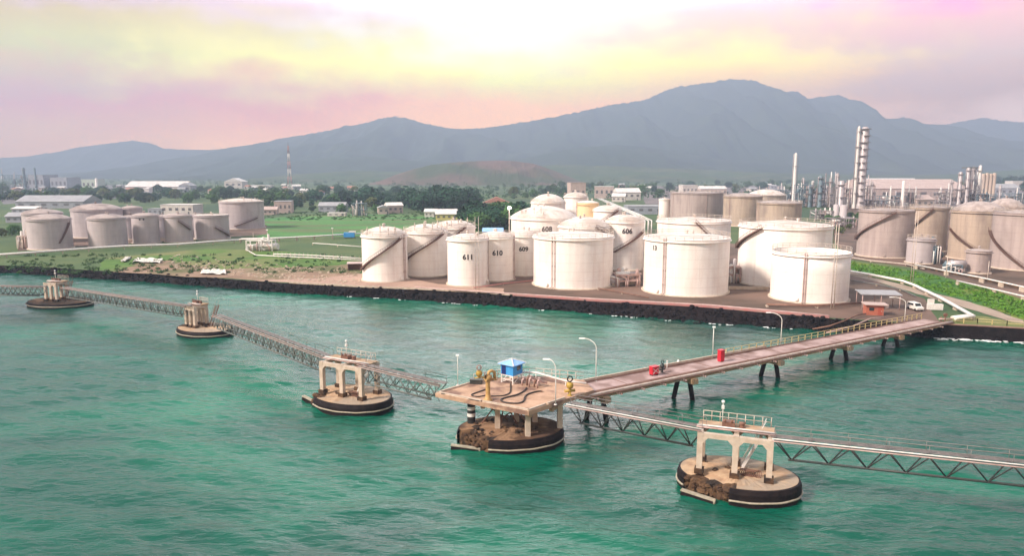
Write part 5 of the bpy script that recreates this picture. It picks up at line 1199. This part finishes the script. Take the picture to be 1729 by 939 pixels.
building('building', 'light blue roofed shed behind the slim white tanks', 832, 409, 32, 5, 10, WALLG, BLUEL, 'gable', R(0), 3, 'shed', rise=1.2)
building('warehouse', 'grey warehouse roof at the left behind the tanks', 84, 352, 112, 6, 30, WALLG, RFG, 'gable', R(2), 6, 'warehouse', rise=5)
building('warehouse', 'bright white roofed shed at the far left', 40, 361, 40, 4, 14, WALLG, RFW, 'gable', R(0), 4, 'shed', rise=1.5)
building('building', 'dark low shed at the left edge below the white roofed shed', 26, 376, 30, 4, 10, WALLG, RFG, 'gable', R(8), 3, 'shed')
building('warehouse', 'long pale roofed warehouse behind the left tree belt', 262, 322, 100, 7, 40, WALLW, RFW, 'gable', 0, 6, 'warehouse', door=False)
building('building', 'bluish gable end at the end of the long pale warehouse', 312, 324, 20, 10, 24, WALLG, RFG, 'front', 0, 2, 'warehouse', door=False)
building('building', 'white roofed hall far behind the tall pale tank', 394, 318, 30, 13, 30, WALLW, RFW, 'front', 0, 3, 'hall', door=False)
building('building', 'long low white wall building right of the far white hall', 434, 317, 46, 5, 20, WALLW, RFW, 'flat', 0, 4, door=False)
building('building', 'square far block with white band at the left', 62, 322, 26, 26, 40, WALLG, RFG, 'flat', 0, 4, door=False)
building('building', 'wide far grey block at the left skyline', 100, 322, 28, 22, 40, WALLG, RFG, 'flat', 0, 4, door=False)
building('building', 'pale green far block beside the wide grey block', 150, 322, 22, 19, 30, mat('pale_green_cladding', (.42, .5, .42)), RFG, 'flat', 0, 3, door=False)
building('building', 'bluish far block at the extreme right edge', 1700, 330, 40, 10, 25, WALLG, RFG, 'gable', R(-5), 4, door=False)
building('building', 'pale far block behind the silos at the right edge', 1722, 322, 26, 16, 20, WALLW, RFW, 'flat', 0, 3, door=False)
gb = random.Random(55)
def far_houses(n, x0, x1, y0, y1, label, group):
    for k in range(n): building('house', label, gb.uniform(x0, x1), gb.uniform(y0, y1), gb.uniform(7, 14), gb.uniform(4, 7), gb.uniform(7, 14), gb.choice([WALLW, WALLP, WALLW, WALLG]), gb.choice([RFW, RFG, RFR, RFW]), 'gable', gb.uniform(-.4, .4), 2, 'house', group, False)
far_houses(14, 0, 240, 318, 326, 'tiny pale house in the hazy town at the far left', 'far houses at the left')
far_houses(16, 240, 560, 316, 332, 'tiny pale house between trees left of centre below the foothills', 'far houses below the foothills')
far_houses(12, 560, 720, 318, 346, 'small pale house scattered on the slope left of the brown hill', 'houses on the slope')
far_houses(14, 1020, 1330, 314, 326, 'tiny pale house below the mountain behind the weathered tanks', 'far houses below the mountain')
far_houses(10, 1440, 1729, 308, 318, 'tiny pale house far behind the refinery', 'far houses behind the refinery')

# ------------------------------------------------------------------ refinery
def column(label, px, pyb, pyt, wpx, mt, plats=6, cat='column', name='process_column', group=None, cap=True, taper=1.0):
    q = G(px, pyb); dep = q.y*math.cos(PITCH)+(CAMH-ZL)*math.sin(PITCH); r = wpx*dep/FPX/2; h = height_at(q, pyt)
    T = thing(name, label, cat, q, 0, group)
    mb = MB(); mb.lathe([(r*1.25, 0), (r*1.2, h*.05), (r, h*.07), (r*taper, h*.97), (r*taper*.6, h), (.02, h*1.003)], 20); mb.build('shell', mt, T)
    for k in range(plats):
        z = h*(k+1)/(plats+.35); mb = MB(); a0 = 2.0 if k % 2 else 4.0; mb.lathe([(r+.05, z), (r*1.35+.9, z), (r*1.35+.9, z+.35), (r*1.35+.7, z+.35), (r*1.35+.7, z+.1), (r+.05, z+.1)], 16, a0=a0, a1=a0+4.4, smooth=False); mb.build('platform', PROC, T)
    if plats:
        mb = MB()
        for s in (-.3, .3): mb.tube((r+.6, s, 0), (r+.6, s, h*.95), .08, n=4)
        mb.build('ladder', PROC, T)
        mb = MB(); mb.path([(-r-.5, -.4, h*.05), (-r-.5, -.4, h*.96), (-r*.4, -.2, h*1.0)], .3, 6); mb.build('riser_pipe', ALU, T)
    return T
column('tallest banded refinery column right of its thin twin stack', 1451.5, 352, 214, 12, ALU, 12)
column('thin white stack standing against the tallest refinery column', 1441, 352, 213, 5, STEELW, 5, 'stack', 'stack')
column('tall white chimney on the bluish block behind the weathered tanks', 1339, 346, 258, 6.5, STEELW, 1, 'chimney', 'chimney', taper=.7)
column('thin white chimney above the large weathered tank', 1522.5, 352, 305, 5, STEELW, 0, 'chimney', 'chimney')
column('short column left in the right hand refinery group', 1617.5, 346, 290, 6, ALU, 4)
column('column under the green platform in the right hand group', 1630, 346, 283, 6, ALU, 4)
column('slim brown column beside the green platform', 1639, 344, 281, 5, PROC, 3)
column('white stack left of the silos', 1649.5, 344, 279, 5, STEELW, 2, 'stack', 'stack')
for k, lab in enumerate(('leftmost of the four cream silos', 'second of the four cream silos from the left', 'third of the four cream silos from the left', 'rightmost of the four cream silos')):
    column(lab+' at the right of the refinery', 1656.5+6.1*k, 338, 293-(k % 2), 6, BROWN2, 0, 'silo', 'silo', 'cream silos')
column('slim column left of the tallest refinery column', 1411, 352, 292, 3.5, ALU, 3)
column('short fat vessel below the tallest refinery column', 1418, 354, 305, 9, ALU, 2, 'vessel')
column('bluish process column behind the weathered tanks', 1383, 350, 297, 7, PROCB, 4)
column('short bluish column left of the bluish process column', 1366, 350, 312, 5, PROCB, 3)
column('small grey drum tank left of the large weathered tank', 1411, 366, 345, 9, GREYT, 0, 'vessel', 'drum_tank')
column('second small grey drum tank left of the large weathered tank', 1423, 367, 346, 11, GREYT, 0, 'vessel', 'drum_tank')
column('far left hazy stack in the distant plant', 43, 322, 283, 4, PROCB, 3, 'stack', 'stack')
column('far left slim hazy stack beside the distant plant', 62, 322, 283, 3, PROCB, 0, 'stack', 'stack')
column('white far stack in the trees behind the left tanks', 164, 322, 301, 4, STEELW, 0, 'stack', 'stack')
def frame_unit(label, px, pyb, wpx, h, depth, seed, mt, levels=4, cat='process unit'):
    g = random.Random(seed); q = G(px, pyb); dep = q.y*math.cos(PITCH)+(CAMH-ZL)*math.sin(PITCH); wd = wpx*dep/FPX; T = thing('process_unit', label, cat, q, R(g.uniform(-6, 6)))
    nx = max(2, int(wd/6)); mb = MB()
    for i in range(nx+1):
        for y in (0, depth): mb.box((-wd/2+wd*i/nx, y, h/2), (.4, .4, h))
    for k in range(1, levels+1):
        z = h*k/levels
        for y in (0, depth): mb.box((0, y, z), (wd, .35, .4))
        for i in range(nx+1): mb.box((-wd/2+wd*i/nx, depth/2, z), (.3, depth, .35))
    mb.build('steel_frame', mt, T)
    for k in range(1, levels+1):
        if g.random() < .75: mb = MB(); a = g.uniform(-.5, .1); mb.box((wd*(a+.25), depth/2, h*k/levels+.3), (wd*.5, depth*.96, .15)); mb.build('floor_grating', mt, T)
    for k in range(levels*2):
        z = h*g.randrange(0, levels)/levels+.3; x = g.uniform(-.42, .42)*wd; mb = MB(); r = g.uniform(.7, 1.5)
        if g.random() < .5: mb.tube((x-g.uniform(1.5, 3), depth*.4, z+r), (x+g.uniform(1.5, 3), depth*.4, z+r), r, n=12)
        else: mb.lathe([(r, 0), (r, h/levels*.7), (r*.6, h/levels*.82), (.02, h/levels*.86)], 12, (x, depth*.4, z))
        mb.build('vessel', g.choice([ALU, STEELW, mt]), T)
    for k in range(4):
        x = g.uniform(-.46, .46)*wd; mb = MB(); hh_ = h*g.uniform(.8, 1.5); mb.lathe([(.5, 0), (.5, hh_), (.3, hh_+.3), (.02, hh_+.35)], 8, (x, g.uniform(0, depth), 0)); mb.build('vertical_pipe', g.choice([ALU, STEELW, mt]), T)
    for k in range(6):
        x = g.uniform(-.48, .48)*wd; mb = MB(); mb.path([(x, -.5, 0), (x, -.5, h*g.uniform(.4, 1.1)), (x+g.uniform(-4, 4), depth*.3, h*g.uniform(.4, 1))], .22, 6); mb.build('pipe', g.choice([STEELW, PIPEP, mt]), T)
    return T
frame_unit('dense steel process unit at the foot of the tallest column', 1432, 352, 50, 17, 14, 1, PROC)
frame_unit('bluish open process frame behind the weathered tanks', 1376, 350, 44, 16, 14, 2, PROCB)
frame_unit('dark layered block under the tall white chimney', 1340, 346, 30, 12, 12, 3, PROCB, 4)
frame_unit('low pipework unit above the large weathered tank', 1492, 352, 70, 7, 10, 4, PROC, 2)
frame_unit('pipework unit at the foot of the right hand columns', 1628, 346, 62, 14, 14, 5, PROC, 4)
frame_unit('low dark pipework right of the silos', 1690, 345, 52, 8, 12, 6, PROCB, 2)
frame_unit('small steel unit left of the right hand columns', 1592, 345, 24, 11, 10, 7, PROC, 3)
frame_unit('pale pipework in the yard before the small drum tanks', 1425, 384, 44, 5, 8, 8, PROC, 2)
frame_unit('distant hazy plant at the left edge', 12, 322, 62, 26, 40, 9, PROCB, 4)
frame_unit('second distant hazy plant block left of the grey tanks', 46, 321, 24, 18, 30, 10, PROCB, 4)
frame_unit('small pipework stand with poles behind the field', 606, 365, 22, 9, 6, 11, PROCB, 2)
frame_unit('pipe supports at the foot of the leftmost grey tank', 38, 420, 16, 5, 5, 12, RAILW, 2)
frame_unit('pipe portal at the bend of the left pipeline', 438, 424, 44, 4.2, 4, 13, STEELW, 2)
frame_unit('dense rusty pipework before the small beige tank', 1612, 462, 22, 2.6, 3, 14, PROCB, 2)
frame_unit('rusty pipework between the foremost white tanks', 1060, 484, 40, 3.2, 4, 15, PIPEP, 2)
frame_unit('pale valves and pipework right of the large marked tank', 1238, 478, 22, 4.5, 4, 16, PIPEP, 2)
rf_labels = (('thin steel frame behind the three weathered tanks', 1300, 338, 46, 11), ('tangled pipe frame left of the tallest column', 1404, 350, 26, 22), ('tall narrow frame right of the tallest column', 1466, 350, 18, 19), ('pipe frame in front of the pinkish warehouse', 1510, 348, 50, 9), ('frame between the thin white chimney and the rusty shed', 1540, 350, 24, 13), ('tall open frame around the brown column', 1644, 345, 20, 24), ('low frame just below the four cream silos', 1664, 346, 34, 10), ('bluish tall frame left of the tall white chimney', 1322, 346, 20, 14), ('dark blue frame right of the tall white chimney', 1358, 350, 24, 20), ('frame at the right edge behind the domed tank', 1718, 347, 34, 11), ('rack of pipes left of the small drum tanks', 1392, 372, 30, 6), ('bluish pipe rack between the weathered tank and the small greyish tank', 1580, 446, 14, 6))
for i, (lb, px, py, wp, hh) in enumerate(rf_labels): frame_unit(lb, px, py, wp, hh, 9, 40+i, PROCB if 'blu' in lb or i % 3 == 0 else PROC, 3+i % 2)
for lb, px, pyb, pyt, wp, mt_, pl in (('thin pale column above the frame left of the tallest column', 1400, 350, 300, 3, ALU, 2), ('thin pale column right of the tallest column', 1470, 350, 306, 3, ALU, 2), ('thin stack above the pipe frame before the warehouse', 1502, 348, 314, 2.4, STEELW, 0), ('slim bluish stack behind the weathered tanks', 1354, 348, 300, 3, PROCB, 2), ('slim pale stack left of the right hand columns', 1604, 346, 303, 3, ALU, 2), ('short pale stack right of the silos', 1686, 345, 312, 3.2, ALU, 1)):
    column(lb, px, pyb, pyt, wp, mt_, pl, 'stack', 'stack')
# platform above the green topped column
q = G(1629, 345); h = height_at(q, 284); T = thing('green_platform', 'green roofed platform on top of the right hand columns', 'platform', q)
dep = q.y; mb = MB(); mb.box((0, -3, h+.6), (11, 8, 1.2)); mb.build('roof', STEELG, T); mb = MB()
for x in (-4.6, 4.6): mb.tube((x, -6.0, 0), (x, -6.0, h), .35, n=6)
mb.build('leg', PROC, T)
# lattice mast
q = G(490, 324); h = height_at(q, 246); T = thing('lattice_mast', 'red and white lattice mast rising in front of the foothills', 'mast', q)
def lat(z0, z1, name, mt):
    mb = MB(); w_ = lambda z: (1-z/h)*5.0+1.3
    n = max(1, int((z1-z0)/6))
    for k in range(n):
        a, c = z0+(z1-z0)*k/n, z0+(z1-z0)*(k+1)/n
        for i in range(4):
            s = [(-1, -1), (1, -1), (1, 1), (-1, 1)]; p0, p1 = s[i], s[(i+1) % 4]
            mb.tube((p0[0]*w_(a)/2, p0[1]*w_(a)/2, a), (p0[0]*w_(c)/2, p0[1]*w_(c)/2, c), .30, n=4); mb.tube((p0[0]*w_(a)/2, p0[1]*w_(a)/2, a), (p1[0]*w_(c)/2, p1[1]*w_(c)/2, c), .18, n=4); mb.tube((p0[0]*w_(c)/2, p0[1]*w_(c)/2, c), (p1[0]*w_(c)/2, p1[1]*w_(c)/2, c), .18, n=4)
    mb.build(name, mt, T)
for k in range(6): lat(h*k/6, h*(k+1)/6, 'mast_section', STEELW if k % 2 == 0 else mat('mast_red', (.42, .25, .24)))
mb = MB(); mb.tube((0, 0, h), (0, 0, h+6), .25, n=5); mb.build('antenna', STEELD, T)

# ------------------------------------------------------------------ hazy air
mb = MB(); mb.box((0, 2250, 409.2), (22000, 9500, 821.6))
hz = mb.build('haze', None)
m = bpy.data.materials.new('haze_air'); m.use_nodes = True; nt = m.node_tree; nt.nodes.remove(nt.nodes['Principled BSDF'])
pv = nt.nodes.new('ShaderNodeVolumePrincipled'); pv.inputs['Color'].default_value = (0.41, 0.50, 0.66, 1); pv.inputs['Density'].default_value = 3.0e-4; pv.inputs['Anisotropy'].default_value = 0.1
nt.links.new(pv.outputs[0], nt.nodes['Material Output'].inputs['Volume']); hz.data.materials.append(m)
structure(hz, 'thin bluish haze in the air', 'stuff'); hz['category'] = 'haze'
hz.display_type = 'WIRE'
